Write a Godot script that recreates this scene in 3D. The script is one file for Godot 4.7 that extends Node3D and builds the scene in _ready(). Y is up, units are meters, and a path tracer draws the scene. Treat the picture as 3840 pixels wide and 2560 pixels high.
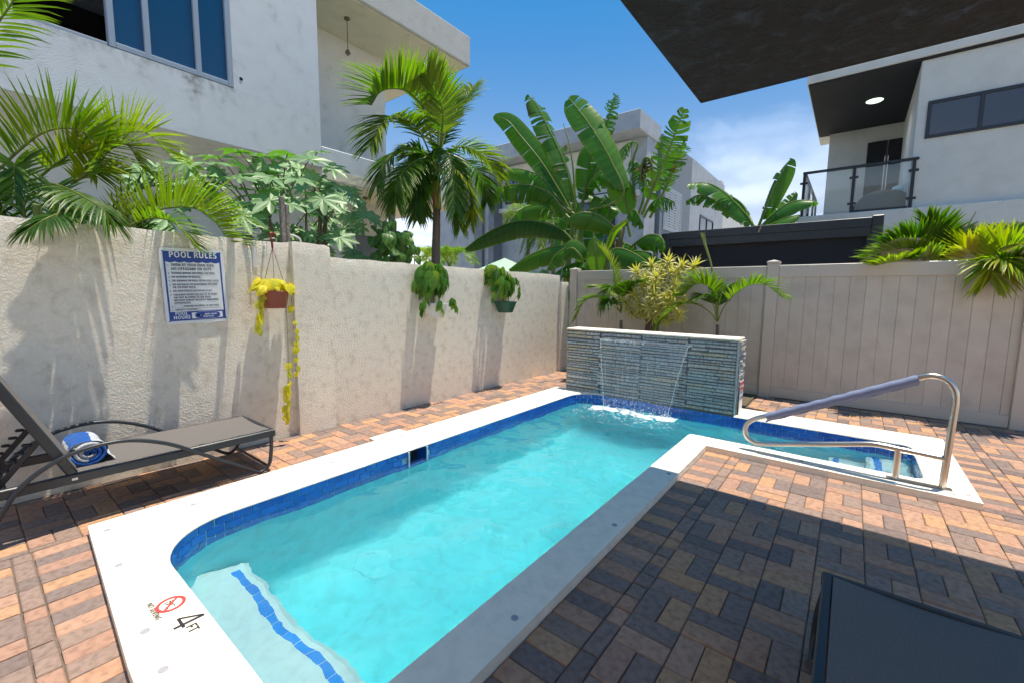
extends Node3D
# A small walled courtyard with a plunge pool. Metres, y up; x runs along the vinyl fence, -z away from the viewer.

const UP := Vector3(0, 1, 0)
const EYE := Vector3(0, 1.4, 0)
var rng := RandomNumberGenerator.new()
var cam: Camera3D
var tex := {}

# ---------------------------------------------------------------- mesh collector
class Mb:
	var v := PackedVector3Array()
	var n := PackedVector3Array()
	var c := PackedColorArray()
	var uv := PackedVector2Array()
	var ix := PackedInt32Array()
	var col := Color(1, 1, 1)

	func poly(p: Array, out_dir: Vector3) -> void:
		var nn: Vector3 = (p[1] - p[0]).cross(p[2] - p[0])
		var flip := nn.dot(out_dir) < 0.0
		if flip:
			nn = -nn
		nn = nn.normalized()
		var at := v.size()
		for q in p:
			v.append(q)
			n.append(nn)
			c.append(col)
			uv.append(Vector2(q.x, q.z))
		for k in range(1, p.size() - 1):
			if flip:
				ix.append_array(PackedInt32Array([at, at + k, at + k + 1]))
			else:
				ix.append_array(PackedInt32Array([at, at + k + 1, at + k]))

	# smooth sheet of rows x columns; the normal is (next column) x (next row)
	func sheet(p: PackedVector3Array, w: int, colors := PackedColorArray(), wrap := false, turn := false) -> void:
		var h := p.size() / w
		var at := v.size()
		for j in h:
			for i in w:
				var i0 := i - 1
				var i1 := i + 1
				if wrap:
					i0 = (i - 1 + w - 1) % (w - 1)
					i1 = 1 if i == w - 1 else i + 1
				else:
					i0 = maxi(i0, 0)
					i1 = mini(i1, w - 1)
				var du := p[j * w + i1] - p[j * w + i0]
				var dv := p[mini(j + 1, h - 1) * w + i] - p[maxi(j - 1, 0) * w + i]
				var nn := du.cross(dv)
				if nn.length_squared() < 1e-20:
					var j2 := clampi(j, 1, h - 2) if h > 2 else j
					du = p[j2 * w + i1] - p[j2 * w + i0]
					dv = p[mini(j2 + 1, h - 1) * w + i] - p[maxi(j2 - 1, 0) * w + i]
					nn = du.cross(dv)
				nn = nn.normalized()
				v.append(p[j * w + i])
				n.append(-nn if turn else nn)
				c.append(colors[j * w + i] if colors.size() else col)
				uv.append(Vector2(float(i) / (w - 1), float(j) / maxi(h - 1, 1)))
		for j in h - 1:
			for i in w - 1:
				var a := at + j * w + i
				if turn:
					ix.append_array(PackedInt32Array([a, a + 1, a + w + 1, a, a + w + 1, a + w]))
				else:
					ix.append_array(PackedInt32Array([a, a + w + 1, a + 1, a, a + w, a + w + 1]))

	func mesh() -> ArrayMesh:
		var m := ArrayMesh.new()
		if v.is_empty():
			return m
		var a := []
		a.resize(Mesh.ARRAY_MAX)
		a[Mesh.ARRAY_VERTEX] = v
		a[Mesh.ARRAY_NORMAL] = n
		a[Mesh.ARRAY_COLOR] = c
		a[Mesh.ARRAY_TEX_UV] = uv
		a[Mesh.ARRAY_INDEX] = ix
		m.add_surface_from_arrays(Mesh.PRIMITIVE_TRIANGLES, a)
		return m

func box(mb: Mb, ctr: Vector3, size: Vector3, b := 0.0, bas := Basis()) -> void:
	var h := size / 2.0
	for a in 3:
		var u := (a + 1) % 3
		var w := (a + 2) % 3
		for s in [-1.0, 1.0]:
			var pts := []
			for k in [[-1, -1], [1, -1], [1, 1], [-1, 1]]:
				var q := Vector3()
				q[a] = s * h[a]
				q[u] = k[0] * (h[u] - b)
				q[w] = k[1] * (h[w] - b)
				pts.append(ctr + bas * q)
			var o := Vector3()
			o[a] = s
			mb.poly(pts, bas * o)
	if b <= 0.0:
		return
	for a in 3:
		var u := (a + 1) % 3
		var w := (a + 2) % 3
		for su in [-1.0, 1.0]:
			for sw in [-1.0, 1.0]:
				var pts := []
				for k in [[0, -1], [0, 1], [1, 1], [1, -1]]:
					var q := Vector3()
					q[a] = k[1] * (h[a] - b)
					q[u] = su * (h[u] - (0.0 if k[0] == 0 else b))
					q[w] = sw * (h[w] - (b if k[0] == 0 else 0.0))
					pts.append(ctr + bas * q)
				var o := Vector3()
				o[u] = su
				o[w] = sw
				mb.poly(pts, bas * o)
	for sx in [-1.0, 1.0]:
		for sy in [-1.0, 1.0]:
			for sz in [-1.0, 1.0]:
				var sg := Vector3(sx, sy, sz)
				var i := h - Vector3(b, b, b)
				mb.poly([ctr + bas * (sg * Vector3(h.x, i.y, i.z)), ctr + bas * (sg * Vector3(i.x, h.y, i.z)), ctr + bas * (sg * Vector3(i.x, i.y, h.z))], bas * sg)

func mbox(lo: Vector3, hi: Vector3, b := 0.0) -> Mb:
	var mb := Mb.new()
	box(mb, (lo + hi) / 2.0, hi - lo, b)
	return mb

func spline(p: Array, steps: int) -> PackedVector3Array:
	var out := PackedVector3Array()
	var last := p.size() - 1
	for k in steps + 1:
		var f := float(k) / steps * last
		var i := mini(int(f), last - 1)
		var t := f - i
		var a: Vector3 = p[i - 1] if i > 0 else p[0] * 2.0 - p[1]
		var d: Vector3 = p[i + 2] if i + 2 <= last else p[last] * 2.0 - p[last - 1]
		var b: Vector3 = p[i]
		out.append(b.cubic_interpolate(p[i + 1], a, d, t))
	return out

# radii: one number or one per point
func tube(mb: Mb, p: PackedVector3Array, r0: float, r1: float, sides := 8, caps := true) -> void:
	var pts := PackedVector3Array()
	var side := Vector3()
	var count := p.size()
	for k in count:
		var t := (p[mini(k + 1, count - 1)] - p[maxi(k - 1, 0)]).normalized()
		if k == 0:
			side = t.cross(UP)
			if side.length() < 0.1:
				side = t.cross(Vector3(1, 0, 0))
		side = (side - t * side.dot(t)).normalized()
		var o := t.cross(side)
		var r := lerpf(r0, r1, float(k) / (count - 1))
		for i in sides + 1:
			var a := TAU * (i % sides) / sides
			pts.append(p[k] + (side * cos(a) + o * sin(a)) * r)
	mb.sheet(pts, sides + 1, PackedColorArray(), true)
	if caps:
		for e in [0, count - 1]:
			var ring := []
			for i in sides:
				ring.append(pts[e * (sides + 1) + i])
			mb.poly(ring, p[0] - p[1] if e == 0 else p[count - 1] - p[count - 2])

func rod(mb: Mb, a: Vector3, b: Vector3, r: float, sides := 8) -> void:
	tube(mb, PackedVector3Array([a, b]), r, r, sides)

# profile of (radius, height) pairs round the y axis
func lathe(mb: Mb, at: Vector3, prof: Array, seg := 24, bas := Basis()) -> void:
	var pts := PackedVector3Array()
	for q in prof:
		for i in seg + 1:
			var a := TAU * (i % seg) / seg
			pts.append(at + bas * Vector3(q.x * cos(a), q.y, q.x * sin(a)))
	mb.sheet(pts, seg + 1, PackedColorArray(), true, true)

func merge(mb: Mb, other: Mb, t: Transform3D, tint = null) -> void:
	var at := mb.v.size()
	for k in other.v.size():
		mb.v.append(t * other.v[k])
		mb.n.append((t.basis * other.n[k]).normalized())
		mb.c.append(tint if tint != null else other.c[k])
		mb.uv.append(other.uv[k])
	for k in other.ix:
		mb.ix.append(at + k)

# ---------------------------------------------------------------- things, parts, setting
func thing(called: String, label: String, category: String, at := Vector3.ZERO, group := "") -> Node3D:
	var o := Node3D.new()
	o.name = called
	o.position = at
	add_child(o, true)
	tag(o, label, category, group)
	return o

func tag(o: Node3D, label: String, category := "", group := "") -> void:
	o.set_meta("label", label)
	if category:
		o.set_meta("category", category)
	if group:
		o.set_meta("group", group)

func put(called: String, m: Mesh, mat: Material, parent: Node3D, t := Transform3D()) -> MeshInstance3D:
	var o := MeshInstance3D.new()
	o.name = called
	o.mesh = m
	o.material_override = mat
	o.transform = t
	parent.add_child(o, true)
	return o

func part(called: String, mb: Mb, mat: Material, parent: Node3D) -> MeshInstance3D:
	return put(called, mb.mesh(), mat, parent)

func setting(called: String, mb: Mb, mat: Material, label: String) -> MeshInstance3D:
	var o := put(called, mb.mesh(), mat, self)
	o.set_meta("kind", "structure")
	o.set_meta("label", label)
	return o

func at_(p: Vector3, bas := Basis()) -> Transform3D:
	return Transform3D(bas, p)

# ---------------------------------------------------------------- materials (linear base colours)
func ramp(stops: Array) -> Gradient:
	var g := Gradient.new()
	var off := PackedFloat32Array()
	var cols := PackedColorArray()
	for s in stops:
		off.append(s[0])
		cols.append(s[1] if s[1] is Color else Color(s[1], s[1], s[1]))
	g.offsets = off
	g.colors = cols
	return g

func noise_tex(key: String, freq: float, kind: int, octaves: int, stops: Array, size := 512, warp := 0.0) -> NoiseTexture2D:
	if tex.has(key):
		return tex[key]
	var f := FastNoiseLite.new()
	f.noise_type = FastNoiseLite.TYPE_CELLULAR if kind == 1 else FastNoiseLite.TYPE_SIMPLEX_SMOOTH
	f.fractal_type = FastNoiseLite.FRACTAL_RIDGED if kind == 2 else FastNoiseLite.FRACTAL_FBM
	f.fractal_octaves = octaves
	f.frequency = freq
	f.seed = key.hash() % 1000
	if warp > 0.0:
		f.domain_warp_enabled = true
		f.domain_warp_amplitude = warp
		f.domain_warp_frequency = freq
	var t := NoiseTexture2D.new()
	t.width = size
	t.height = size
	t.seamless = true
	t.noise = f
	t.color_ramp = ramp(stops)
	tex[key] = t
	return t

func mat(called: String, col: Color, rough := 0.7, metal := 0.0) -> StandardMaterial3D:
	var m := StandardMaterial3D.new()
	m.resource_name = called
	m.albedo_color = col.linear_to_srgb()
	m.roughness = rough
	m.metallic = metal
	return m

func textured(m: StandardMaterial3D, albedo: Texture2D, scale: float, bump: Texture2D = null, relief := 0.0, rough: Texture2D = null) -> StandardMaterial3D:
	m.uv1_triplanar = true
	m.uv1_world_triplanar = true
	m.uv1_scale = Vector3(scale, scale, scale)
	m.albedo_texture = albedo
	if bump:
		m.heightmap_enabled = true
		m.heightmap_texture = bump
		m.heightmap_scale = relief
	if rough:
		m.roughness_texture = rough
	return m

func leafmat(called: String, back: Color, rough := 0.45) -> StandardMaterial3D:
	var m := StandardMaterial3D.new()
	m.resource_name = called
	m.vertex_color_use_as_albedo = true
	m.roughness = rough
	m.backlight_enabled = true
	m.backlight = back
	m.cull_mode = BaseMaterial3D.CULL_DISABLED
	return m

func r(a: float, b: float) -> float:
	return rng.randf_range(a, b)

func tint(a: Color, b: Color) -> Color:
	return a.lerp(b, rng.randf()) * r(0.85, 1.12)

# ---------------------------------------------------------------- leaves
# A feather frond along the traced midrib p. o: len, w, n, lift, droop, roll, c0, c1, base, ang0, ang1, face
func frond(parent: Node3D, p: Array, m: Material, o := {}) -> MeshInstance3D:
	var mb := Mb.new()
	frond_into(mb, p, o)
	return part("frond", mb, m, parent)

func frond_into(mb: Mb, p: Array, o: Dictionary) -> void:
	var steps := 36
	var sp := spline(p, steps)
	var c0: Color = o.get("c0", Color(0.07, 0.16, 0.02))
	var c1: Color = o.get("c1", Color(0.16, 0.27, 0.03))
	var rc: Color = o.get("rib", Color(0.27, 0.3, 0.06))
	mb.col = rc
	tube(mb, sp, o.get("thick", 0.011), 0.0025, 5, false)
	var count: int = o.get("n", 38)
	var base: float = o.get("base", 0.12)
	for i in count:
		for s in [-1.0, 1.0]:
			var f := base + (1.0 - base) * (i + r(0.0, 0.8)) / count
			var fi := clampf(f, 0.0, 0.999) * steps
			var k := int(fi)
			var at := sp[k].lerp(sp[k + 1], fi - k)
			var t := (sp[mini(k + 1, steps)] - sp[maxi(k - 1, 0)]).normalized()
			var side := t.cross(UP)
			if o.has("face"):
				side = t.cross(o.face)
			if side.length() < 0.05:
				side = t.cross(Vector3(0.3, 0.2, 1))
			side = side.normalized()
			var nn := side.cross(t)
			var roll: float = o.get("roll", 0.0)
			side = side.rotated(t, roll)
			nn = nn.rotated(t, roll)
			var g := (f - base) / (1.0 - base)
			var a := lerpf(o.get("ang0", 0.5), o.get("ang1", 1.05), g) + r(-0.08, 0.08)
			var lift: float = o.get("lift", 0.25) + r(-0.1, 0.1)
			var d = (side * s * cos(a) + t * sin(a) + nn * lift).normalized()
			var ln: float = o.get("len", 0.5) * (0.35 + 0.65 * sin(PI * (0.16 + 0.72 * g))) * r(0.85, 1.1)
			var w: float = o.get("w", 0.022) * r(0.85, 1.15)
			var droop: float = o.get("droop", 0.2) * r(0.6, 1.4)
			var col := tint(c0, c1)
			var tip := col.lerp(o.get("tip", Color(0.35, 0.33, 0.05)), r(0.0, 0.5))
			var pts := PackedVector3Array()
			var cs := PackedColorArray()
			var q := at
			var segs := 4
			var prof := [0.45, 1.0, 0.85, 0.5, 0.04]
			for e in segs + 1:
				var wd = d.cross(nn).normalized() * w * prof[e] * 0.5
				var up = wd.cross(d).normalized() * w * prof[e] * 0.22
				pts.append_array(PackedVector3Array([q - wd, q - up, q + wd]))
				var cc := col.lerp(tip, pow(float(e) / segs, 3.0))
				cs.append_array(PackedColorArray([cc, cc * 1.1, cc]))
				q += d * ln / segs
				d = (d + Vector3(0, -droop / segs * (0.4 + e * 0.5), 0)).normalized()
			mb.sheet(pts, 3, cs)

# A banana leaf along its midrib; the blade faces "face", folds by "fold" and is torn into strips.
func banana_leaf(parent: Node3D, p: Array, hw: float, face: Vector3, m: Material, o := {}) -> void:
	var mb := Mb.new()
	var steps := 60
	var sp := spline(p, steps)
	var stem: float = o.get("stem", 0.1)
	mb.col = o.get("rib", Color(0.3, 0.36, 0.1))
	tube(mb, sp, o.get("thick", 0.03), 0.006, 6, false)
	var c0: Color = o.get("c0", Color(0.055, 0.175, 0.024))
	var c1: Color = o.get("c1", Color(0.14, 0.31, 0.035))
	var fold: float = o.get("fold", 0.25)
	var tears: float = o.get("tears", 0.1) * 1.4
	var brown: float = o.get("brown", 0.0)
	for s in [-1.0, 1.0]:
		var k := int(stem * steps)
		while k < steps - 1:
			var run := 1
			while k + run < steps and rng.randf() > tears:
				run += 1
			var k1 := mini(k + run, steps)
			var pts := PackedVector3Array()
			var cs := PackedColorArray()
			var bend := fold + r(-0.12, 0.12) * (1.0 + tears * 4.0)
			var skew := r(-0.15, 0.3) * (0.5 + tears * 3.0)
			var tone := c0.lerp(c1, rng.randf() * 0.7 + 0.15)
			var scorched := rng.randf() < brown
			var cols := 5
			for j in range(k, k1 + 1):
				var t := (sp[mini(j + 1, steps)] - sp[maxi(j - 1, 0)]).normalized()
				var side = t.cross(face).normalized() * s
				var nn = (side * s).cross(t).normalized()
				var f := (float(j) / steps - stem) / (1.0 - stem)
				var wd := hw * 0.92 * pow(maxf(sin(PI * clampf(0.06 + 0.93 * f, 0.0, 1.0)), 0.0), 0.55)
				var edge := 0.0
				if tears > 0.05 and run > 1:
					edge = 0.006 * (1.0 if j == k else (-1.0 if j == k1 else 0.0))
				for e in cols + 1:
					var x := float(e) / cols
					var an := bend * (0.5 + x * 0.9)
					var q = sp[j] + (side * cos(an) - nn * sin(an)) * wd * x + t * (wd * x * (0.22 + skew * x) + edge) + nn * 0.006 * sin(j * 2.6) * x
					q.y -= o.get("sag", 0.06) * x * x * wd
					pts.append(q)
					var cc := tone * (1.0 + 0.14 * sin(j * 2.6 + 0.6) + r(-0.05, 0.05))
					if scorched:
						cc = cc.lerp(Color(0.16, 0.085, 0.03), smoothstep(0.5, 1.0, x))
					elif e == cols:
						cc = cc.lerp(Color(0.3, 0.32, 0.05), 0.5)
					cs.append(cc)
			mb.sheet(pts, cols + 1, cs, false, s > 0.0)
			k = k1
	part("leaf", mb, m, parent)

# lobed castor leaf about 1 m across, face up, stalk at the centre
func castor_mesh(v: int) -> ArrayMesh:
	var mb := Mb.new()
	var pts := PackedVector3Array()
	var cs := PackedColorArray()
	var rings := 7
	var seg := 96
	for j in rings + 1:
		for i in seg + 1:
			var a := TAU * (i % seg) / seg
			var lobe := (a / TAU) * 9.0
			var u := absf(lobe - roundf(lobe)) * 2.0
			var major: float = [0.30, 0.80, 0.98, 1.0, 0.95, 1.0, 0.92, 0.82, 0.6][int(roundf(lobe)) % 9]
			var tooth := 0.035 * absf(sin(i * 1.9))
			var rad := 0.5 * major * (0.46 + 0.54 * pow(1.0 - u, 0.9)) + tooth * 0.5 - 0.012
			var x := float(j) / rings
			var q := Vector3(cos(a) * rad * x, 0.0, sin(a) * rad * x)
			q.y = -0.20 * pow(rad * x, 1.6) * (1.0 + 0.25 * sin(a * 2 + v)) + 0.03 * u * x + 0.012 * sin(a * 5 + v * 2) * x
			pts.append(q)
			var vein := exp(-u * u * 160.0) * (1.0 - x * 0.6)
			cs.append(Color(0.25, 0.41, 0.19).lerp(Color(0.42, 0.54, 0.28), clampf(vein, 0, 1) * 0.8) * (0.95 + 0.1 * sin(i * 0.7 + j)))
	mb.sheet(pts, seg + 1, cs, true, true)
	return mb.mesh()

# heart or paddle leaf 1 m long from its stalk along +z, face up
func heart_mesh(c0: Color, c1: Color, slim: float, v: int) -> ArrayMesh:
	var mb := Mb.new()
	var pts := PackedVector3Array()
	var cs := PackedColorArray()
	var f := FastNoiseLite.new()
	f.seed = v
	f.frequency = 1.6
	for j in 11:
		var t := j / 10.0
		var w := slim * pow(sin(PI * pow(t, 0.62) * 0.99 + 0.02), 0.85) * 0.5
		for i in 7:
			var x := (i - 3) / 3.0
			var back := -0.13 * (1.0 - t) * absf(x) if t < 0.4 else 0.0
			pts.append(Vector3(x * w, 0.10 * absf(x) * w - 0.35 * t * t + 0.02 * sin(t * 9 + v) * absf(x), t * 0.95 + back))
			var k := clampf(f.get_noise_2d(x * 1.5 * 1.4, t * 2.6 + v * 3) * 2.2 + 0.5, 0, 1)
			var cc := c0.lerp(c1, k)
			if i == 3:
				cc = cc.lerp(Color(0.35, 0.42, 0.12), 0.35)
			cs.append(cc)
	mb.sheet(pts, 7, cs, false, true)
	return mb.mesh()

# rosette of strap leaves with pale margins, about 0.3 m across, opening along +y
func rosette_mesh(v: int) -> ArrayMesh:
	var mb := Mb.new()
	for k in 34:
		var a := k * 2.4 + v
		var lean := lerpf(0.15, 2.0, pow(k / 33.0, 0.8)) + r(-0.15, 0.15)
		var d := Vector3(cos(a) * sin(lean), cos(lean), sin(a) * sin(lean))
		var q := Vector3(0, -0.05 * k / 33.0, 0)
		var ln := r(0.13, 0.19)
		var w := r(0.022, 0.030)
		var pts := PackedVector3Array()
		var cs := PackedColorArray()
		var pale := Color(0.72, 0.66, 0.17).lerp(Color(0.80, 0.76, 0.34), rng.randf())
		var green := Color(0.12, 0.22, 0.03).lerp(Color(0.3, 0.34, 0.05), rng.randf())
		var prof := [0.6, 1.0, 0.95, 0.65, 0.05]
		for e in 5:
			var sd := d.cross(UP)
			if sd.length() < 0.05:
				sd = Vector3(1, 0, 0)
			sd = sd.normalized()
			for x in [-1.0, -0.45, 0.0, 0.45, 1.0]:
				pts.append(q + sd * x * w * 0.5 * prof[e] + sd.cross(d) * -0.2 * absf(x) * w * prof[e])
				cs.append(pale if absf(x) > 0.3 else green.lerp(pale, 0.25))
			q += d * ln / 4.0
			d = (d + Vector3(0, -0.22, 0)).normalized()
		mb.sheet(pts, 5, cs)
	return mb.mesh()

func facing(normal: Vector3, along: Vector3, scale: float) -> Basis:
	var y := normal.normalized()
	var z := (along - y * along.dot(y)).normalized()
	return Basis(y.cross(z), y, z) * Basis().scaled(Vector3(scale, scale, scale))

# ---------------------------------------------------------------- the scene
var M := {}

func make_materials() -> void:
	var blotch := noise_tex("blotch", 0.012, 0, 5, [[0.0, 0.88], [0.45, 0.96], [1.0, 1.0]], 512, 20.0)
	var faint := noise_tex("faint", 0.010, 0, 5, [[0.0, 0.955], [0.6, 1.0], [1.0, 1.0]], 512, 20.0)
	var speck := noise_tex("speck", 0.09, 0, 4, [[0.0, 0.70], [0.5, 0.92], [1.0, 1.0]], 512)
	var grain := noise_tex("grain", 0.05, 0, 5, [[0.0, 0.0], [1.0, 1.0]], 512)
	var trowel := noise_tex("trowel", 0.016, 2, 5, [[0.0, 0.0], [0.55, 0.35], [0.8, 1.0], [1.0, 1.0]], 1024, 40.0)
	var rough := noise_tex("roughcast", 0.035, 0, 4, [[0.0, 0.0], [0.4, 0.2], [0.6, 0.85], [1.0, 1.0]], 1024, 30.0)
	var coarse := noise_tex("coarse", 0.10, 0, 4, [[0.0, 0.0], [1.0, 1.0]], 1024, 12.0)
	var stain := noise_tex("stain", 0.007, 0, 6, [[0.0, Color(0.90, 0.895, 0.885)], [0.25, Color(0.98, 0.978, 0.975)], [0.6, Color(1, 1, 1)], [1.0, Color(1, 1, 1)]], 1024, 60.0)
	M.stucco = textured(mat("stucco", Color(0.84, 0.765, 0.645), 0.6), noise_tex("stuccotone", 0.01, 0, 5, [[0.0, Color(0.90, 0.885, 0.86)], [0.4, Color(0.98, 0.975, 0.965)], [1.0, Color(1, 1, 1)]], 512, 20.0), 1.5, trowel, 0.28)
	M.stucco_top = textured(mat("stucco_top", Color(0.66, 0.61, 0.53), 0.7), blotch, 0.9, rough, 0.5)
	M.facade = textured(mat("facade", Color(0.64, 0.665, 0.685), 0.85), stain, 0.42, coarse, 0.22)
	M.facade.vertex_color_use_as_albedo = true
	M.facade_b = textured(mat("facade_b", Color(0.76, 0.74, 0.70), 0.85), stain, 0.3, coarse, 1.0)
	M.soffit = textured(mat("soffit", Color(0.74, 0.68, 0.53), 0.85), stain, 0.35, grain, 0.5)
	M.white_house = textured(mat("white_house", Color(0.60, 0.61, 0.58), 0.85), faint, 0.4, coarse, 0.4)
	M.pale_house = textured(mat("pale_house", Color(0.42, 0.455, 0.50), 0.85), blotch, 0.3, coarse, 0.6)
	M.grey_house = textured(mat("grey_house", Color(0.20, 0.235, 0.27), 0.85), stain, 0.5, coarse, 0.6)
	M.slate_house = textured(mat("slate_house", Color(0.20, 0.22, 0.26), 0.8), blotch, 0.5)
	M.concrete = textured(mat("concrete", Color(0.5, 0.5, 0.47), 0.9), stain, 0.4, coarse, 1.0)
	M.black_soffit = textured(mat("black_soffit", Color(0.19, 0.225, 0.29), 0.75), noise_tex("bloom", 0.013, 0, 8, [[0.0, Color(0.12, 0.13, 0.16)], [0.50, Color(0.13, 0.14, 0.17)], [0.70, Color(0.27, 0.29, 0.33)], [1.0, Color(0.6, 0.64, 0.7)]], 1024, 70.0), 0.42, trowel, 0.7)
	M.black_ceiling = mat("black_ceiling", Color(0.012, 0.013, 0.018), 0.8)
	M.coping = textured(mat("coping", Color(0.90, 0.81, 0.67), 0.75), noise_tex("copingtone", 0.02, 0, 5, [[0.0, 0.94], [0.5, 0.985], [1.0, 1.0]], 512), 0.8, grain, 0.35)
	M.plaster = textured(mat("plaster", Color(0.14, 0.80, 0.88), 0.6), noise_tex("mottle", 0.02, 0, 5, [[0.0, 0.90], [0.5, 0.97], [1.0, 1.0]], 512, 25.0), 0.7)
	M.step = textured(mat("step_plaster", Color(0.80, 0.89, 0.89), 0.6), noise_tex("mottle2", 0.02, 0, 5, [[0.0, 0.93], [0.5, 0.98], [1.0, 1.0]], 512, 25.0), 0.9)
	M.grout = mat("grout", Color(0.42, 0.62, 0.66), 0.8)
	for k in 4:
		var t := mat("tile_blue", [Color(0.012, 0.115, 0.52), Color(0.010, 0.10, 0.47), Color(0.014, 0.13, 0.56), Color(0.011, 0.108, 0.50)][k], 0.12)
		t.clearcoat_enabled = true
		t.clearcoat = 0.5
		t.clearcoat_roughness = 0.08
		M["tile%d" % k] = t
	var tan := [Color(0.455, 0.258, 0.165), Color(0.485, 0.278, 0.16), Color(0.46, 0.272, 0.185), Color(0.42, 0.24, 0.16), Color(0.505, 0.285, 0.155), Color(0.40, 0.23, 0.163)]
	var dark := [Color(0.285, 0.198, 0.16), Color(0.25, 0.178, 0.15), Color(0.305, 0.21, 0.168), Color(0.225, 0.165, 0.145), Color(0.27, 0.185, 0.148), Color(0.20, 0.145, 0.128)]
	var wear := noise_tex("paverwear", 0.014, 0, 6, [[0.0, Color(0.78, 0.77, 0.76)], [0.35, Color(0.93, 0.925, 0.92)], [0.65, Color(1, 1, 1)], [1.0, Color(1, 1, 1)]], 1024, 30.0)
	for k in 6:
		M["tan%d" % k] = textured(mat("paver_tan", tan[k], 0.85), wear, 1.6, speck, 0.12)
		M["dark%d" % k] = textured(mat("paver_grey", dark[k], 0.8), wear, 1.7, speck, 0.12)
	M.line_tile = mat("line_tile", Color(0.01, 0.26, 0.78), 0.2)
	M.paver_far = textured(mat("paver_far", Color(1, 1, 1), 0.85), wear, 1.6, speck, 0.12)
	M.paver_far.vertex_color_use_as_albedo = true
	M.sand = textured(mat("sand", Color(0.21, 0.155, 0.115), 0.95), speck, 2.0, grain, 0.5)
	M.earth = textured(mat("earth", Color(0.13, 0.10, 0.06), 0.95), blotch, 0.7, grain, 2.0)
	M.lot = textured(mat("lot", Color(0.44, 0.39, 0.31), 0.95), blotch, 0.5, grain, 0.8)
	M.vinyl = mat("vinyl", Color(0.57, 0.51, 0.435), 0.42)
	for k in 4:
		M["board%d" % k] = textured(mat("vinyl_board", Color(0.57, 0.51, 0.435) * [1.0, 0.97, 1.03, 0.985][k], 0.42), noise_tex("fenceage", 0.02, 0, 4, [[0.0, 0.93], [0.6, 1.0], [1.0, 1.0]], 256), 0.6)
	M.black_metal = mat("black_metal", Color(0.012, 0.014, 0.019), 0.35)
	M.frame_metal = mat("frame_metal", Color(0.022, 0.027, 0.034), 0.38)
	M.mesh_fabric = textured(mat("mesh_fabric", Color(0.185, 0.168, 0.158), 0.7), noise_tex("weave", 0.2, 0, 2, [[0.0, 0.75], [1.0, 1.0]], 256), 3.0)
	M.steel = mat("steel", Color(0.62, 0.58, 0.52), 0.28, 1.0)
	M.sleeve = mat("sleeve", Color(0.20, 0.235, 0.37), 0.6)
	M.alu = mat("aluminium", Color(0.30, 0.36, 0.44), 0.45)
	M.white_plastic = textured(mat("white_plastic", Color(0.80, 0.78, 0.73), 0.4), blotch, 2.5)
	M.terracotta = mat("terracotta", Color(0.30, 0.075, 0.045), 0.55)
	M.green_plastic = mat("green_plastic", Color(0.012, 0.09, 0.05), 0.4)
	M.red_plastic = mat("red_plastic", Color(0.22, 0.02, 0.015), 0.4)
	M.sign_white = mat("sign_white", Color(0.74, 0.76, 0.76), 0.4)
	M.sign_blue = mat("sign_blue", Color(0.008, 0.05, 0.29), 0.4)
	M.sign_ink = mat("sign_ink", Color(0.02, 0.03, 0.09), 0.5)
	M.ink = mat("ink", Color(0.016, 0.016, 0.024), 0.6)
	M.red_ink = mat("red_ink", Color(0.66, 0.06, 0.06), 0.5)
	M.bark = textured(mat("bark", Color(0.235, 0.195, 0.17), 0.9), blotch, 3.0, grain, 1.5)
	M.wood = textured(mat("weathered_wood", Color(0.33, 0.29, 0.25), 0.9), noise_tex("woodgrain", 0.03, 2, 4, [[0.0, 1.0], [0.7, 0.8], [1.0, 0.5]], 256), 2.0)
	M.leaf = leafmat("leaf", Color(0.8, 1.0, 0.15), 0.38)
	M.leaf_dull = leafmat("leaf_dull", Color(0.7, 0.9, 0.15), 0.42)
	M.leaf_yellow = leafmat("leaf_yellow", Color(0.9, 0.9, 0.15), 0.5)
	M.banana = leafmat("banana_leaf", Color(0.75, 1.0, 0.12), 0.36)
	M.stem = mat("stem", Color(0.20, 0.25, 0.06), 0.6)
	M.twig = mat("twig", Color(0.17, 0.13, 0.09), 0.8)
	M.umbrella = mat("umbrella_cloth", Color(0.36, 0.50, 0.40), 0.8)
	M.towel_blue = mat("towel_blue", Color(0.01, 0.13, 0.58), 0.95)
	M.towel_white = mat("towel_white", Color(0.72, 0.76, 0.84), 0.95)
	for k in ["towel_blue", "towel_white"]:
		M[k].rim_enabled = true
		M[k].rim = 0.6
		textured(M[k], noise_tex("terry", 0.25, 0, 3, [[0.0, 0.7], [1.0, 1.0]], 256), 3.0, noise_tex("terryb", 0.25, 0, 3, [[0.0, 0.0], [1.0, 1.0]], 256), 1.0)
	var slate := noise_tex("slate", 0.02, 0, 6, [[0.0, Color(0.6, 0.6, 0.6)], [0.5, Color(0.9, 0.9, 0.9)], [1.0, Color(1, 1, 1)]], 512, 30.0)
	var cols := [Color(0.650, 0.694, 0.694), Color(0.571, 0.627, 0.638), Color(0.717, 0.734, 0.722), Color(0.616, 0.655, 0.666), Color(0.717, 0.683, 0.616), Color(0.739, 0.655, 0.493), Color(0.515, 0.571, 0.594), Color(0.683, 0.717, 0.722)]
	for k in 8:
		M["stone%d" % k] = textured(mat("ledge_stone", cols[k], 0.6), slate, 2.5, grain, 0.8)
	M.slate_joint = mat("slate_joint", Color(0.13, 0.145, 0.15), 0.9)
	var g := mat("pane", Color(0.55, 0.75, 0.72), 0.02)
	g.albedo_color.a = 0.06
	g.transparency = BaseMaterial3D.TRANSPARENCY_ALPHA
	M.pane = g
	M.dark_glass = mat("dark_glass", Color(0.002, 0.045, 0.115), 0.04)
	M.dark_glass.metallic_specular = 0.8
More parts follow.
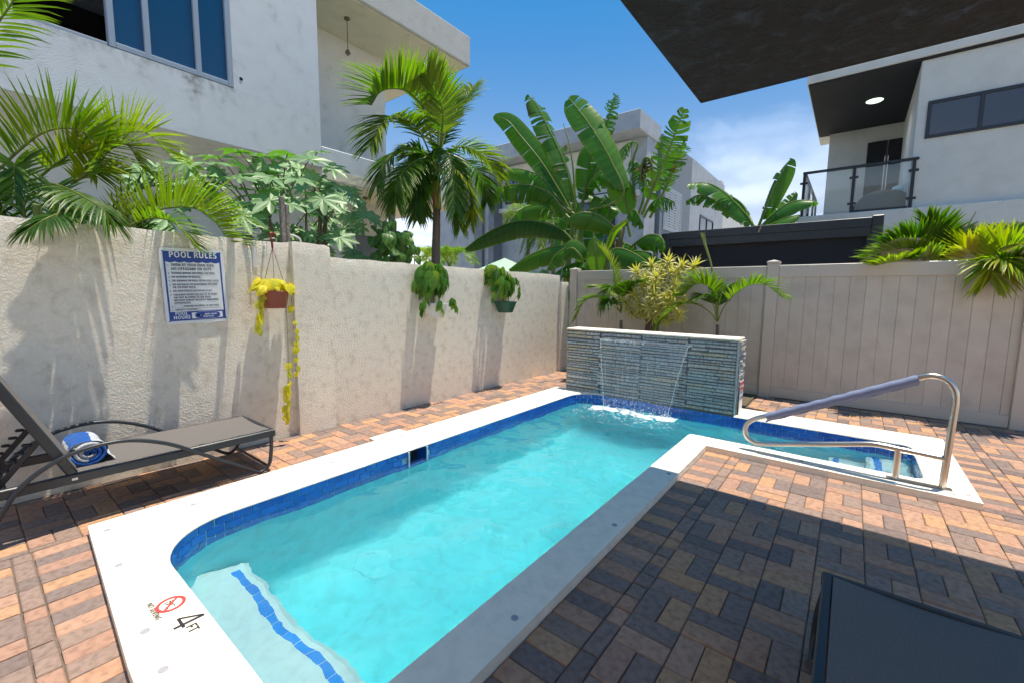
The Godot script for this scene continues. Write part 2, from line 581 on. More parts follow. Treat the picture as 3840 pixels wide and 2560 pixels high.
	M.grey_glass = mat("grey_glass", Color(0.035, 0.04, 0.05), 0.06)
	M.grey_glass.metallic_specular = 0.8
	M.blind = mat("blind", Color(0.42, 0.47, 0.52), 0.6)
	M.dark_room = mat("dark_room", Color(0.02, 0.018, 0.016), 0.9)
	var w := mat("pool_water", Color(0.68, 0.965, 0.985), 0.0)
	w.albedo_color.a = 0.02
	w.refraction_enabled = true
	w.refraction_scale = 0.033
	M.water = w
	var f := mat("falling_water", Color(0.9, 0.96, 1.0), 0.02)
	f.albedo_color.a = 0.05
	f.transparency = BaseMaterial3D.TRANSPARENCY_ALPHA
	M.fall = f
	var dr := mat("water_drop", Color(0.95, 0.98, 1.0), 0.02)
	dr.albedo_color.a = 0.02
	dr.refraction_enabled = true
	dr.refraction_scale = 0.033
	M.drop = dr
	M.foam = mat("foam", Color(0.88, 0.93, 0.95), 0.55)

func make_sky() -> void:
	cam = Camera3D.new()
	cam.name = "camera"
	cam.fov = 76.48
	cam.near = 0.02
	cam.far = 400.0
	cam.transform = Transform3D(Basis(Vector3(0.7867801, 0.01152103, -0.61712588), Vector3(-0.07581938, 0.99405786, -0.07810499), Vector3(0.61255898, 0.10824156, 0.78297846)).orthonormalized(), EYE)
	add_child(cam)
	cam.current = true
	var sun := DirectionalLight3D.new()
	sun.name = "sun"
	sun.light_energy = SUN_E
	sun.light_color = Color(1.0, 0.965, 0.90)
	sun.light_angular_distance = 0.5
	sun.shadow_enabled = true
	sun.look_at_from_position(Vector3(0.10, 1.0, -0.14) * 50.0, Vector3.ZERO, Vector3(1, 0, 0))
	add_child(sun)
	var e := Environment.new()
	e.background_mode = Environment.BG_SKY
	var s := ProceduralSkyMaterial.new()
	s.sky_top_color = Color(0.0085, 0.080, 0.200).linear_to_srgb()
	s.sky_horizon_color = Color(0.40, 0.395, 0.385).linear_to_srgb()
	s.sky_curve = 0.12
	s.ground_bottom_color = Color(0.20, 0.17, 0.13).linear_to_srgb()
	s.ground_horizon_color = Color(0.36, 0.32, 0.26).linear_to_srgb()
	s.sun_angle_max = 4.0
	s.sky_energy_multiplier = SKY_E
	s.sky_cover = cloud_cover()
	s.sky_cover_modulate = Color(1, 1, 1, 1)
	e.sky = Sky.new()
	e.sky.sky_material = s
	e.tonemap_mode = Environment.TONE_MAPPER_LINEAR
	e.tonemap_exposure = EXPO
	e.sdfgi_enabled = true
	e.ssao_enabled = true
	e.ssil_enabled = true
	var we := WorldEnvironment.new()
	we.name = "environment"
	we.environment = e
	add_child(we)

const SUN_E := 0.6
const SKY_E := 1.0
const EXPO := 3.5

# broken fair-weather cloud on a flat layer, the same all round, thinning overhead
func cloud_cover() -> Texture2D:
	var w := 1536
	var h := 768
	var im := Image.create_empty(w, h, false, Image.FORMAT_RGBA8)
	im.fill(Color(0, 0, 0, 0))
	var f := FastNoiseLite.new()
	f.seed = 11
	f.frequency = 0.22
	f.fractal_octaves = 6
	f.fractal_gain = 0.55
	f.domain_warp_enabled = true
	f.domain_warp_amplitude = 1.2
	f.domain_warp_frequency = 0.2
	for y in h / 2:
		var el := (0.5 - (y + 0.5) / h) * PI
		var reach := 1.0 / maxf(sin(el), 0.03)
		var cover := lerpf(0.42, -0.40, smoothstep(0.10, 0.60, el))
		for x in w:
			var az := (x + 0.5) / w * TAU - PI / 2
			var px := cos(az) * cos(el) * reach
			var pz := sin(az) * cos(el) * reach
			var d := f.get_noise_2d(px * 1.5 + CLOUD_X, pz * 1.0 + CLOUD_Z) + cover
			var a := smoothstep(0.22, 1.05, d) * smoothstep(0.0, 0.06, el)
			if a > 0.003:
				im.set_pixel(x, y, Color(0.52, 0.51, 0.49, a * 0.55))
	return ImageTexture.create_from_image(im)

const CLOUD_X := 3896.23
const CLOUD_Z := 339.41

func _ready() -> void:
	rng.seed = 20240611
	make_sky()
	make_materials()
	ground()
	pool()
	paving()
	water()
	walls()
	own_roof()
	left_house()
	far_house()
	right_house()
	black_screen()
	water_wall()
	fence()
	loungers()
	handrail()
	wall_things()
	palms()
	bananas()
	shrubs()

# ---------------------------------------------------------------- ground, pool, paving
func ground() -> void:
	var mb := Mb.new()
	for q in [[-120, -120, 120, -5.75], [-120, -5.75, -3.2, 1.8], [-3.2, -0.32, 120, 1.8], [-1.02, -4.2, 120, -0.32], [0.66, -5.75, 120, -4.2], [-120, 1.8, 120, 60]]:
		mb.poly([Vector3(q[0], -0.06, q[1]), Vector3(q[2], -0.06, q[1]), Vector3(q[2], -0.06, q[3]), Vector3(q[0], -0.06, q[3])], UP)
	setting("ground", mb, M.lot, "pale dusty ground lying under and beyond the courtyard")

var inner := PackedVector2Array()   # pool edge, from the far left corner round to the far right one

func arc(ctr: Vector2, rad: float, a0: float, a1: float, steps: int) -> void:
	for k in steps + 1:
		var a := deg_to_rad(lerpf(a0, a1, float(k) / steps))
		inner.append(ctr + Vector2(cos(a), sin(a)) * rad)

const WATER_Y := -0.078
const MOUTH0 := -2.515
const MOUTH1 := -2.318

# leaves the skimmer mouth open
func cut_mouth(mb: Mb) -> void:
	var keep := PackedInt32Array()
	for k in range(0, mb.ix.size(), 3):
		var q := (mb.v[mb.ix[k]] + mb.v[mb.ix[k + 1]] + mb.v[mb.ix[k + 2]]) / 3.0
		if q.x < -2.9 and q.z > MOUTH0 and q.z < MOUTH1 and q.y > -0.119:
			continue
		keep.append_array(PackedInt32Array([mb.ix[k], mb.ix[k + 1], mb.ix[k + 2]]))
	mb.ix = keep

func pool() -> void:
	# plan coordinates are (x, z)
	arc(Vector2(-2.62, -5.06), 0.33, 270, 180, 14)
	inner.append(Vector2(-2.95, MOUTH0))
	inner.append(Vector2(-2.95, MOUTH1))
	arc(Vector2(-2.57, -0.94), 0.38, 180, 90, 14)
	arc(Vector2(-1.29, -0.66), 0.10, 90, 0, 6)
	arc(Vector2(-1.14, -4.36), 0.05, 180, 270, 6)
	arc(Vector2(0.45, -4.49), 0.08, 90, 0, 6)
	arc(Vector2(0.45, -5.31), 0.08, 0, -90, 6)
	var t := thing("swimming_pool", "small L-shaped plunge pool with blue tile band and white coping", "pool")
	# coping: flat top, rounded nose towards the water, straight outer edge
	var top := 0.05
	var lip := 0.035
	var outer := PackedVector2Array([Vector2(0.79, -5.82), Vector2(0.79, -4.12), Vector2(-0.955, -4.12), Vector2(-0.955, -0.255), Vector2(-1.95, -0.275), Vector2(-3.365, -0.36), Vector2(-3.365, -2.27), Vector2(-3.47, -2.28), Vector2(-3.48, -2.63), Vector2(-3.365, -2.63), Vector2(-3.365, -5.382)])
	var n := inner.size()
	var back := PackedVector2Array()
	for k in n:
		var d := (inner[mini(k + 1, n - 1)] - inner[maxi(k - 1, 0)]).normalized()
		back.append(inner[k] + Vector2(-d.y, d.x) * lip)
	if Geometry2D.is_point_in_polygon(back[20], PackedVector2Array(inner)):
		for k in n:
			back[k] = inner[k] * 2.0 - back[k]
	var tops := PackedVector2Array(back)
	for k in 15:
		tops[k].y = maxf(tops[k].y, -5.380 - k * 0.0001)
	# the far run stops at the water wall
	tops.append(Vector2(-0.975, -5.39 - lip))
	var flat := PackedVector2Array(outer)
	for q in tops:
		flat.append(q)
	flat.append(Vector2(-0.975, -5.82))
	var mb := Mb.new()
	var tri := Geometry2D.triangulate_polygon(flat)
	for k in range(0, tri.size(), 3):
		mb.poly([Vector3(flat[tri[k]].x, top, flat[tri[k]].y), Vector3(flat[tri[k + 1]].x, top, flat[tri[k + 1]].y), Vector3(flat[tri[k + 2]].x, top, flat[tri[k + 2]].y)], UP)
	for k in outer.size() - 1:
		var a := outer[k]
		var b := outer[k + 1]
		var d := (b - a).orthogonal()
		if Geometry2D.is_point_in_polygon((a + b) / 2.0 + d.normalized() * 0.02, flat):
			d = -d
		mb.poly([Vector3(a.x, top, a.y), Vector3(b.x, top, b.y), Vector3(b.x, -0.05, b.y), Vector3(a.x, -0.05, a.y)], Vector3(d.x, 0, d.y))
	mb.poly([Vector3(-0.975, top, -5.82), Vector3(0.79, top, -5.82), Vector3(0.79, -0.05, -5.82), Vector3(-0.975, -0.05, -5.82)], Vector3(0, 0, -1))
	var path := PackedVector2Array(inner)
	path.append(Vector2(-0.98, -5.39))
	back.append(Vector2(-0.98, -5.39 - lip))
	var nose := PackedVector3Array()
	for a in 9:
		var u := a / 8.0
		for k in path.size():
			if u < 0.75:
				var an := u / 0.75 * PI / 2
				var q := back[k].lerp(path[k], sin(an))
				nose.append(Vector3(q.x, top - 0.022 * (1.0 - cos(an)), q.y))
			else:
				var q := path[k].lerp(back[k], (u - 0.75) / 0.25 * 0.7)
				nose.append(Vector3(q.x, lerpf(top - 0.022, 0.024, (u - 0.75) / 0.25), q.y))
	mb.sheet(nose, path.size(), PackedColorArray(), false, true)
	var cop := part("coping", mb, M.coping, t)
	# plastic caps let into the coping
	var cap := Mb.new()
	lathe(cap, Vector3(), [Vector2(0.0, 0.0015), Vector2(0.009, 0.0015), Vector2(0.0095, 0.003), Vector2(0.0155, 0.003), Vector2(0.0165, 0.0)], 14)
	var capm := cap.mesh()
	var capmat := mat("cap_grey", Color(0.34, 0.34, 0.36), 0.5)
	var dot := Mb.new()
	lathe(dot, Vector3(), [Vector2(0.0, 0.0022), Vector2(0.0075, 0.0022), Vector2(0.008, 0.0016)], 10)
	for q in [[-3.219, -0.42], [-2.753, -0.388], [-2.119, -0.358], [-1.844, -0.351], [-1.011, -2.299], [-1.017, -1.34], [-1.006, -4.233], [-1.01, -3.26], [-0.236, -4.231], [0.03, -5.682], [0.726, -5.738], [0.736, -4.229], [0.651, -4.19], [-3.179, -1.739], [-3.203, -2.72], [-3.202, -3.615], [-3.22, -4.557], [-3.202, -0.823]]:
		put("anchor_cap", capm, capmat, cop, at_(Vector3(q[0], top, q[1])))
	# depth mark and no diving mark
	for w in [["4", Vector2(-2.062, -0.395), 0.105], ["FT", Vector2(-1.995, -0.452), 0.036], ["NO DIVING", Vector2(-2.228, -0.393), 0.020]]:
		var o := put("marking", text(w[0], w[2], w[0] != "4" ), M.ink, cop, Transform3D(Basis(Vector3(1, 0, 0), Vector3(0, 0, -1), Vector3(0, 1, 0)), Vector3(w[1].x, top + 0.001, w[1].y)))
		o.set_meta("label", "black marking reading " + w[0])
	var sign_ring := Mb.new()
	lathe(sign_ring, Vector3(), [Vector2(0.040, 0.001), Vector2(0.053, 0.001)], 40)
	box(sign_ring, Vector3(0, 0.001, 0), Vector3(0.086, 0.001, 0.009), 0.0, Basis(UP, deg_to_rad(-45)))
	part("marking", sign_ring, M.red_ink, cop).position = Vector3(-2.226, top + 0.001, -0.467)
	var diver := Mb.new()
	for b in [[-0.022, -0.006, -0.004, 0.004, 0.0045], [-0.004, 0.004, 0.012, -0.010, 0.0045], [-0.004, 0.004, -0.012, 0.016, 0.0035], [0.012, -0.010, 0.026, -0.006, 0.003], [-0.022, 0.018, -0.022, -0.014, 0.0025], [0.006, 0.02, 0.03, 0.016, 0.002]]:
		var a := Vector3(b[0], 0.0008, b[1])
		var c := Vector3(b[2], 0.0008, b[3])
		var d := (c - a).normalized()
		box(diver, (a + c) / 2, Vector3(a.distance_to(c), 0.0008, b[4]), 0.0, Basis(d, UP, d.cross(UP)))
	part("marking", diver, M.ink, cop).position = Vector3(-2.226, top + 0.0012, -0.467)
	var lid := Mb.new()
	lathe(lid, Vector3(-3.265, top, -2.49), [Vector2(0.0, 0.007), Vector2(0.095, 0.007), Vector2(0.1, 0.005), Vector2(0.102, 0.0)], 40)
	part("skimmer_lid", lid, M.white_plastic, t)
	part("lid_hole", hole(Vector3(-3.265, top + 0.0078, -2.49)), M.ink, t)
	# shell: walls and floor
	var wall := Mb.new()
	var loop := PackedVector2Array(inner)
	loop.append(Vector2(-2.62, -5.39))
	var wallp := PackedVector3Array()
	var ys := [0.03, -0.12, -0.175, -0.5, -0.95, -1.06, -1.1]
	var offs := [0.012, 0.012, 0.012, 0.014, 0.014, -0.01, -0.07]
	var m := loop.size()
	for j in ys.size():
		for k in m:
			var kk := k % (m - 1)
			var d := (loop[(kk + 1) % (m - 1)] - loop[(kk + m - 2) % (m - 1)]).normalized()
			var nn := Vector2(-d.y, d.x)
			var q = loop[kk] + nn * offs[j] * SIDE
			wallp.append(Vector3(q.x, ys[j], q.y))
	wall.sheet(wallp, m, PackedColorArray(), true)
	cut_mouth(wall)
	part("pool_wall", wall, M.plaster, t)
	var fl := Mb.new()
	tri = Geometry2D.triangulate_polygon(inner)
	for k in range(0, tri.size(), 3):
		fl.poly([Vector3(inner[tri[k]].x, -1.1, inner[tri[k]].y), Vector3(inner[tri[k + 1]].x, -1.1, inner[tri[k + 1]].y), Vector3(inner[tri[k + 2]].x, -1.1, inner[tri[k + 2]].y)], UP)
	part("pool_floor", fl, M.plaster, t)
	# bench at the near end and steps in the right arm
	var bench := part("bench", mbox(Vector3(-2.925, -1.1, -1.0), Vector3(-1.2, -0.50, -0.57), 0.03), M.step, t)
	for k in 16:
		put("tile", slab(Vector3(0.099, 0.006, 0.05), 0.002), M.line_tile, bench, at_(Vector3(-2.80 + k * 0.1035, -0.498, -0.91)))
	for s in [[0.22, 0.523, -0.27], [-0.08, 0.24, -0.47], [-0.38, -0.06, -0.68], [-0.68, -0.36, -0.88]]:
		var st := part("step", mbox(Vector3(s[0], -1.1, -5.383), Vector3(s[1], s[2], -4.42), 0.02), M.step, t)
		for k in 9:
			put("tile", slab(Vector3(0.05, 0.006, 0.099), 0.002), M.line_tile, st, at_(Vector3(s[0] + 0.075, s[2] + 0.002, -5.32 + k * 0.1035)))
	var drain := Mb.new()
	lathe(drain, Vector3(-2.60, -1.1, -1.74), [Vector2(0.0, 0.03), Vector2(0.10, 0.025), Vector2(0.125, 0.0)], 24)
	part("drain_cover", drain, mat("drain_plastic", Color(0.17, 0.80, 0.87), 0.5), t)
	# waterline band: four courses of 10 x 5 cm tiles on a grout bed
	var glass := slab(Vector3(0.0995, 0.0475, 0.008), 0.002)
	var lower := Mb.new()
	var lens := PackedFloat32Array([0.0])
	for k in range(1, m):
		lens.append(lens[k - 1] + loop[k].distance_to(loop[k - 1]))
	var grout := Mb.new()
	var gp := PackedVector3Array()
	for y in [0.031, -0.12, -0.172]:
		for k in m:
			var kk := k % (m - 1)
			var d := (loop[(kk + 1) % (m - 1)] - loop[(kk + m - 2) % (m - 1)]).normalized()
			var q := loop[kk] + Vector2(-d.y, d.x) * SIDE * 0.009
			gp.append(Vector3(q.x, y, q.y))
	grout.sheet(gp, m, PackedColorArray(), true)
	cut_mouth(grout)
	part("grout_bed", grout, M.grout, t)
	var total := lens[m - 1]
	var cnt := int(total / 0.1035)
	var base := Mb.new()
	box(base, Vector3(), Vector3(0.0995, 0.0475, 0.008), 0.002)
	var made := 0
	for row in 4:
		var y := 0.005 - row * 0.0505
		for k in cnt:
			var s := fmod((k + (0.5 if row % 2 else 0.0)) * total / cnt, total)
			var i := 0
			while i < m - 2 and lens[i + 1] < s:
				i += 1
			var q := loop[i].lerp(loop[i + 1], (s - lens[i]) / maxf(lens[i + 1] - lens[i], 1e-5))
			var d := (loop[i + 1] - loop[i]).normalized()
			var nn := Vector2(-d.y, d.x) * SIDE
			if absf(q.x + 2.95) < 0.03 and q.y < -2.30 and q.y > -2.53 and row < 3:
				continue
			q += nn * 0.005
			var tr := Transform3D(Basis(Vector3(d.x, 0, d.y), UP, Vector3(d.x, 0, d.y).cross(UP)), Vector3(q.x, y, q.y))
			var seen := q.y < -5.3 or q.x < -2.5 or (q.x > 0.3 and row < 2)
			if row < 3 and seen and made < 290:
				put("tile", glass, M["tile%d" % rng.randi_range(0, 3)], t, tr)
				made += 1
			else:
				merge(lower, base, tr)
	var low := part("tile_rows", lower, M.tile0, t)
	low.set_meta("kind", "stuff")
	# skimmer throat, set into the left wall
	var sk := Mb.new()
	var z0 := MOUTH0
	var z1 := MOUTH1
	for q in [[[-2.935, 0.028, z0], [-3.09, 0.028, z0], [-3.09, -0.12, z0], [-2.935, -0.12, z0]], [[-2.935, 0.028, z1], [-3.09, 0.028, z1], [-3.09, -0.12, z1], [-2.935, -0.12, z1]], [[-2.935, -0.12, z0], [-3.09, -0.12, z0], [-3.09, -0.12, z1], [-2.935, -0.12, z1]]]:
		var pts := []
		for v in q:
			pts.append(Vector3(v[0], v[1], v[2]))
		sk.poly(pts, Vector3(0, 1, 0) if q[0][2] != q[2][2] else Vector3(0, 0, 1 if q[0][2] == z0 else -1))
	var throat := part("skimmer", sk, M.tile1, t)
	part("skimmer_flap", mbox(Vector3(-3.09, -0.12, z0), Vector3(-3.07, 0.03, z1)), M.grey_glass, throat)
	var rim := Mb.new()
	box(rim, Vector3(-2.932, -0.045, z0 - 0.004), Vector3(0.018, 0.15, 0.009), 0.002)
	box(rim, Vector3(-2.932, -0.045, z1 + 0.004), Vector3(0.018, 0.15, 0.009), 0.002)
	part("skimmer_rim", rim, M.step, throat)

const SIDE := 1.0

func hole(p: Vector3) -> Mb:
	var mb := Mb.new()
	lathe(mb, p, [Vector2(0.0, 0.001), Vector2(0.009, 0.001), Vector2(0.01, 0.0)], 12)
	return mb

func slab(s: Vector3, b: float) -> ArrayMesh:
	var mb := Mb.new()
	box(mb, Vector3(), s, b)
	return mb.mesh()

func text(s: String, height: float, bold := true, font := "Droid Sans") -> TextMesh:
	var f := SystemFont.new()
	f.font_names = PackedStringArray([font])
	f.font_weight = 700 if bold else 400
	var m := TextMesh.new()
	m.text = s
	m.font = f
	m.font_size = 64
	m.pixel_size = height / 46.0
	m.depth = 0.0008
	m.curve_step = 1.0
	m.vertical_alignment = VERTICAL_ALIGNMENT_BOTTOM
	return m

func water() -> void:
	var mb := Mb.new()
	var st := 0.024
	var x0 := -3.0
	var z0 := -5.42
	var nx := 151
	var nz := 209
	var f := FastNoiseLite.new()
	f.seed = 5
	f.frequency = 1.25
	f.fractal_octaves = 2
	f.domain_warp_enabled = true
	f.domain_warp_amplitude = 0.2
	f.domain_warp_frequency = 1.2
	var grow: PackedVector2Array = Geometry2D.offset_polygon(inner, 0.03)[0]
	var hs := PackedFloat32Array()
	for j in nz:
		for i in nx:
			var x := x0 + i * st
			var z := z0 + j * st
			var d := Vector2(x + 2.05, z + 5.05).length()
			var nearer := exp(-d * 0.55)
			var y := f.get_noise_2d(x, z) * 0.026 + f.get_noise_2d(x * 3.6 + 40, z * 3.6) * 0.0035
			for s in [-2.55, -2.2, -1.85, -1.55]:
				var q := Vector2(x - s, z + 5.12).length()
				y += 0.007 * sin(q * 24.0 + s * 9) * exp(-q * 1.3)
			y += f.get_noise_2d(x * 4 + 9, z * 4) * 0.014 * nearer
			hs.append(y)
	var id := PackedInt32Array()
	id.resize(nx * nz)
	id.fill(-1)
	for j in nz:
		for i in nx:
			var p := Vector2(x0 + i * st, z0 + j * st)
			if Geometry2D.is_point_in_polygon(p, grow):
				id[j * nx + i] = mb.v.size()
				mb.v.append(Vector3(p.x, WATER_Y + hs[j * nx + i], p.y))
				var dx := hs[j * nx + mini(i + 1, nx - 1)] - hs[j * nx + maxi(i - 1, 0)]
				var dz := hs[mini(j + 1, nz - 1) * nx + i] - hs[maxi(j - 1, 0) * nx + i]
				mb.n.append(Vector3(-dx, 2 * st, -dz).normalized())
				mb.c.append(Color(1, 1, 1))
				mb.uv.append(p)
	for j in nz - 1:
		for i in nx - 1:
			var a := id[j * nx + i]
			var b := id[j * nx + i + 1]
			var c := id[(j + 1) * nx + i + 1]
			var d := id[(j + 1) * nx + i]
			if a >= 0 and b >= 0 and c >= 0 and d >= 0:
				mb.ix.append_array(PackedInt32Array([a, b, c, a, c, d]))
	setting("pool_water", mb, M.water, "clear turquoise water rippling in the L-shaped pool")

# every paver is a bevelled block; the 300 that show largest are parts, the rest one mesh
var pavers := []

func brick(x0: float, x1: float, z0: float, z1: float, tone: int, reg: Array) -> void:
	var a := maxf(x0, reg[0])
	var b := minf(x1, reg[1])
	var c := maxf(z0, reg[2])
	var d := minf(z1, reg[3])
	if b - a < 0.018 or d - c < 0.018:
		return
	pavers.append([a, b, c, d, tone])

func basket(ox: float, oz: float, reg: Array, odd := 0) -> void:
	var cell := 0.2065
	for i in range(floori((reg[0] - ox) / cell), ceili((reg[1] - ox) / cell)):
		for j in range(floori((reg[2] - oz) / cell), ceili((reg[3] - oz) / cell)):
			var x := ox + i * cell
			var z := oz + j * cell
			var tone := 0 if rng.randf() < 0.5 else 1
			var same := rng.randf() < 0.12
			for k in 2:
				var tn := tone if same else (tone + k) % 2
				if posmod(i + j + odd, 2) == 0:
					brick(x, x + cell, z + k * cell / 2, z + (k + 1) * cell / 2, tn, reg)
				else:
					brick(x + k * cell / 2, x + (k + 1) * cell / 2, z, z + cell, tn, reg)

func paving() -> void:
	var sand := Mb.new()
	for q in [[-4.3, -7.1, -3.2, 1.8], [-3.2, -0.33, 3.4, 1.8], [-1.02, -4.2, 3.4, -0.33], [0.66, -7.1, 3.4, -4.2], [-0.99, -7.1, 0.66, -5.77]]:
		sand.poly([Vector3(q[0], -0.010, q[1]), Vector3(q[2], -0.010, q[1]), Vector3(q[2], -0.010, q[3]), Vector3(q[0], -0.010, q[3])], UP)
	var bed := setting("pavement", sand, M.sand, "tan and grey concrete pavers laid in basketweave round the pool")
	# right of the pool: soldier course, filler strip, basketweave
	for k in 40:
		brick(-0.952, -0.750, -4.115 + k * 0.1035, -4.115 + (k + 1) * 0.1035, k % 2, [-0.955, -0.75, -4.118, -0.05])
	var z := -4.115
	while z < -0.05:
		var l: float = [0.1, 0.205, 0.1, 0.1][rng.randi_range(0, 3)]
		brick(-0.748, -0.672, z, z + l, rng.randi_range(0, 1), [-0.748, -0.672, -4.118, -0.05])
		z += l + 0.003
	basket(-0.671, -1.76, [-0.671, 3.2, -4.118, -0.05], 0)
	# near end
	for k in 26:
		brick(-3.365 + k * 0.1035, -3.365 + (k + 1) * 0.1035, -0.36, -0.14, k % 2, [-3.365, -0.68, -0.36, -0.14])
	var x := -3.365
	while x < -0.7:
		var l: float = [0.1, 0.205, 0.1, 0.1][rng.randi_range(0, 3)]
		brick(x, x + l, -0.138, -0.066, rng.randi_range(0, 1), [-3.365, -0.68, -0.138, -0.066])
		x += l + 0.003
	basket(-3.365, -0.064, [-3.365, 3.2, -0.064, 1.0], 1)
	# left strip, far right and far strip
	basket(-3.62, -0.13, [-4.21, -3.368, -5.385, 1.0], 1)
	basket(-3.62, -0.13, [-4.21, -3.225, -6.98, -5.385], 1)
	for k in 28:
		brick(0.793, 0.998, -7.0 + k * 0.1035, -7.0 + (k + 1) * 0.1035, k % 2, [0.793, 0.998, -7.0, -4.118])
	z = -7.0
	while z < -4.12:
		var l: float = [0.1, 0.205, 0.1, 0.1][rng.randi_range(0, 3)]
		brick(1.0, 1.072, z, z + l, rng.randi_range(0, 1), [1.0, 1.072, -7.0, -4.118])
		z += l + 0.003
	basket(1.074, -4.12, [1.074, 3.2, -7.0, -4.118], 0)
	basket(0.79, -5.825, [-0.97, 0.79, -7.0, -5.825], 1)
	var inv := cam.transform.affine_inverse()
	var rank := []
	for k in pavers.size():
		var p: Array = pavers[k]
		var q: Vector3 = inv * Vector3((p[0] + p[1]) / 2, 0, (p[2] + p[3]) / 2)
		var hidden: bool = p[0] > 0.0 and p[2] > -1.9 and p[1] < 0.55
		var inside := q.z < -0.1 and absf(q.x / q.z) < 1.24 and absf(q.y / q.z) < 0.85 and not hidden
		rank.append([(p[1] - p[0]) * (p[3] - p[2]) * 1.4 / pow(q.length(), 3.0) if inside else 0.0, k])
	rank.sort_custom(func(a, b): return a[0] > b[0])
	var rest := Mb.new()
	var shapes := {}
	for i in rank.size():
		var p: Array = pavers[rank[i][1]]
		var gap := 0.0026
		var size := Vector3(p[1] - p[0] - gap, 0.05, p[3] - p[2] - gap)
		var key := "%d %d %d" % [roundi(size.x * 500), roundi(size.z * 500), rng.randi_range(0, 2)]
		if not shapes.has(key):
			var mb := Mb.new()
			paver_shape(mb, size)
			shapes[key] = mb
		var tr := Transform3D(Basis(UP, r(-0.006, 0.006)) * Basis(Vector3(1, 0, 0), r(-0.008, 0.008)) * Basis(Vector3(0, 0, 1), r(-0.008, 0.008)), Vector3((p[0] + p[1]) / 2, r(-0.0025, 0.0012), (p[2] + p[3]) / 2))
		var which := ("dark%d" if p[4] == 1 else "tan%d") % rng.randi_range(0, 5)
		if i < 300 and rank[i][0] > 0.0:
			if not shapes.has(key + "m"):
				shapes[key + "m"] = shapes[key].mesh()
			put("paver", shapes[key + "m"], M[which], bed, tr)
		elif rank[i][0] > 0.0 or p[3] < 0.6:
			merge(rest, shapes[key], tr, (M[which].albedo_color as Color).srgb_to_linear())
	var o := part("paver", rest, M.paver_far, bed)
	o.set_meta("kind", "stuff")
	# clippings and grit lying about
	var grit := Mb.new()
	for k in 260:
		var q := Vector3(r(-0.9, 2.2), 0.002, r(-6.8, -1.2)) if rng.randf() < 0.7 else Vector3(r(-4.2, -3.4), 0.002, r(-6.0, 0.0))
		grit.col = Color(0.3, 0.25, 0.17) * r(0.4, 1.6)
		box(grit, q, Vector3(r(0.002, 0.007), 0.003, r(0.002, 0.005)), 0.0, Basis(UP, r(0, 6)))
	var gr := part("grit", grit, M.leaf_dull, bed)
	gr.set_meta("kind", "stuff")

# worn concrete block, top face at y 0, softly rounded
func paver_shape(mb: Mb, s: Vector3) -> void:
	var hx := s.x / 2
	var hz := s.z / 2
	var steps := [[0.0, -0.05], [0.0, -0.007], [0.0022, -0.0022], [0.007, 0.0]]
	var ring := []
	for e in steps:
		var pts := []
		var c := 0.004
		var ox: float = hx - e[0]
		var oz: float = hz - e[0]
		for q in [[ox - c, oz], [ox, oz - c], [ox, -oz + c], [ox - c, -oz], [-ox + c, -oz], [-ox, -oz + c], [-ox, oz - c], [-ox + c, oz]]:
			pts.append(Vector3(q[0] + r(-0.0012, 0.0012), e[1], q[1] + r(-0.0012, 0.0012)))
		ring.append(pts)
	for e in 3:
		for k in 8:
			var a: Vector3 = ring[e][k]
			var b: Vector3 = ring[e][(k + 1) % 8]
			mb.poly([a, b, ring[e + 1][(k + 1) % 8], ring[e + 1][k]], Vector3((a + b).x, 0.01, (a + b).z))
	mb.poly(ring[3], UP)

# ---------------------------------------------------------------- walls, roof and houses
# a plastered wall block whose faces wander a little, from lo to hi; "crown" rounds the far top corner
func rough_wall(lo: Vector3, hi: Vector3, seed_: int, amp := 0.002) -> Mb:
	var mb := Mb.new()
	var f := FastNoiseLite.new()
	f.seed = seed_
	f.frequency = 1.5
	f.fractal_octaves = 3
	var nz := maxi(int((hi.z - lo.z) / 0.05), 2)
	var ny := 36
	var front := PackedVector3Array()
	for j in ny + 1:
		for i in nz + 1:
			var z := lerpf(lo.z, hi.z, float(i) / nz)
			var top: float = hi.y + f.get_noise_2d(z * 2.0, 9.0) * 0.010
			if z < lo.z + 0.05 and seed_ == 3:
				top -= 0.02 * (1.0 - (z - lo.z) / 0.05)
			var y := lerpf(lo.y, top, float(j) / ny)
			var round_ := 0.012 * pow(float(j) / ny, 40.0)
			front.append(Vector3(hi.x + f.get_noise_2d(z, y) * amp - round_, y, z))
	mb.sheet(front, nz + 1, PackedColorArray(), false, false)
	var w := nz + 1
	for i in nz:
		var a := front[ny * w + i]
		var b := front[ny * w + i + 1]
		mb.poly([a, b, Vector3(lo.x, b.y - 0.01, b.z), Vector3(lo.x, a.y - 0.01, a.z)], UP)
	for e in [0, nz]:
		for j in ny:
			var a := front[j * w + e]
			var b := front[(j + 1) * w + e]
			mb.poly([a, b, Vector3(lo.x, b.y, b.z), Vector3(lo.x, a.y, a.z)], Vector3(0, 0, -1 if e == 0 else 1))
	mb.poly([lo, Vector3(lo.x, hi.y - 0.03, lo.z), Vector3(lo.x, hi.y - 0.03, hi.z), Vector3(lo.x, lo.y, hi.z)], Vector3(-1, 0, 0))
	return mb

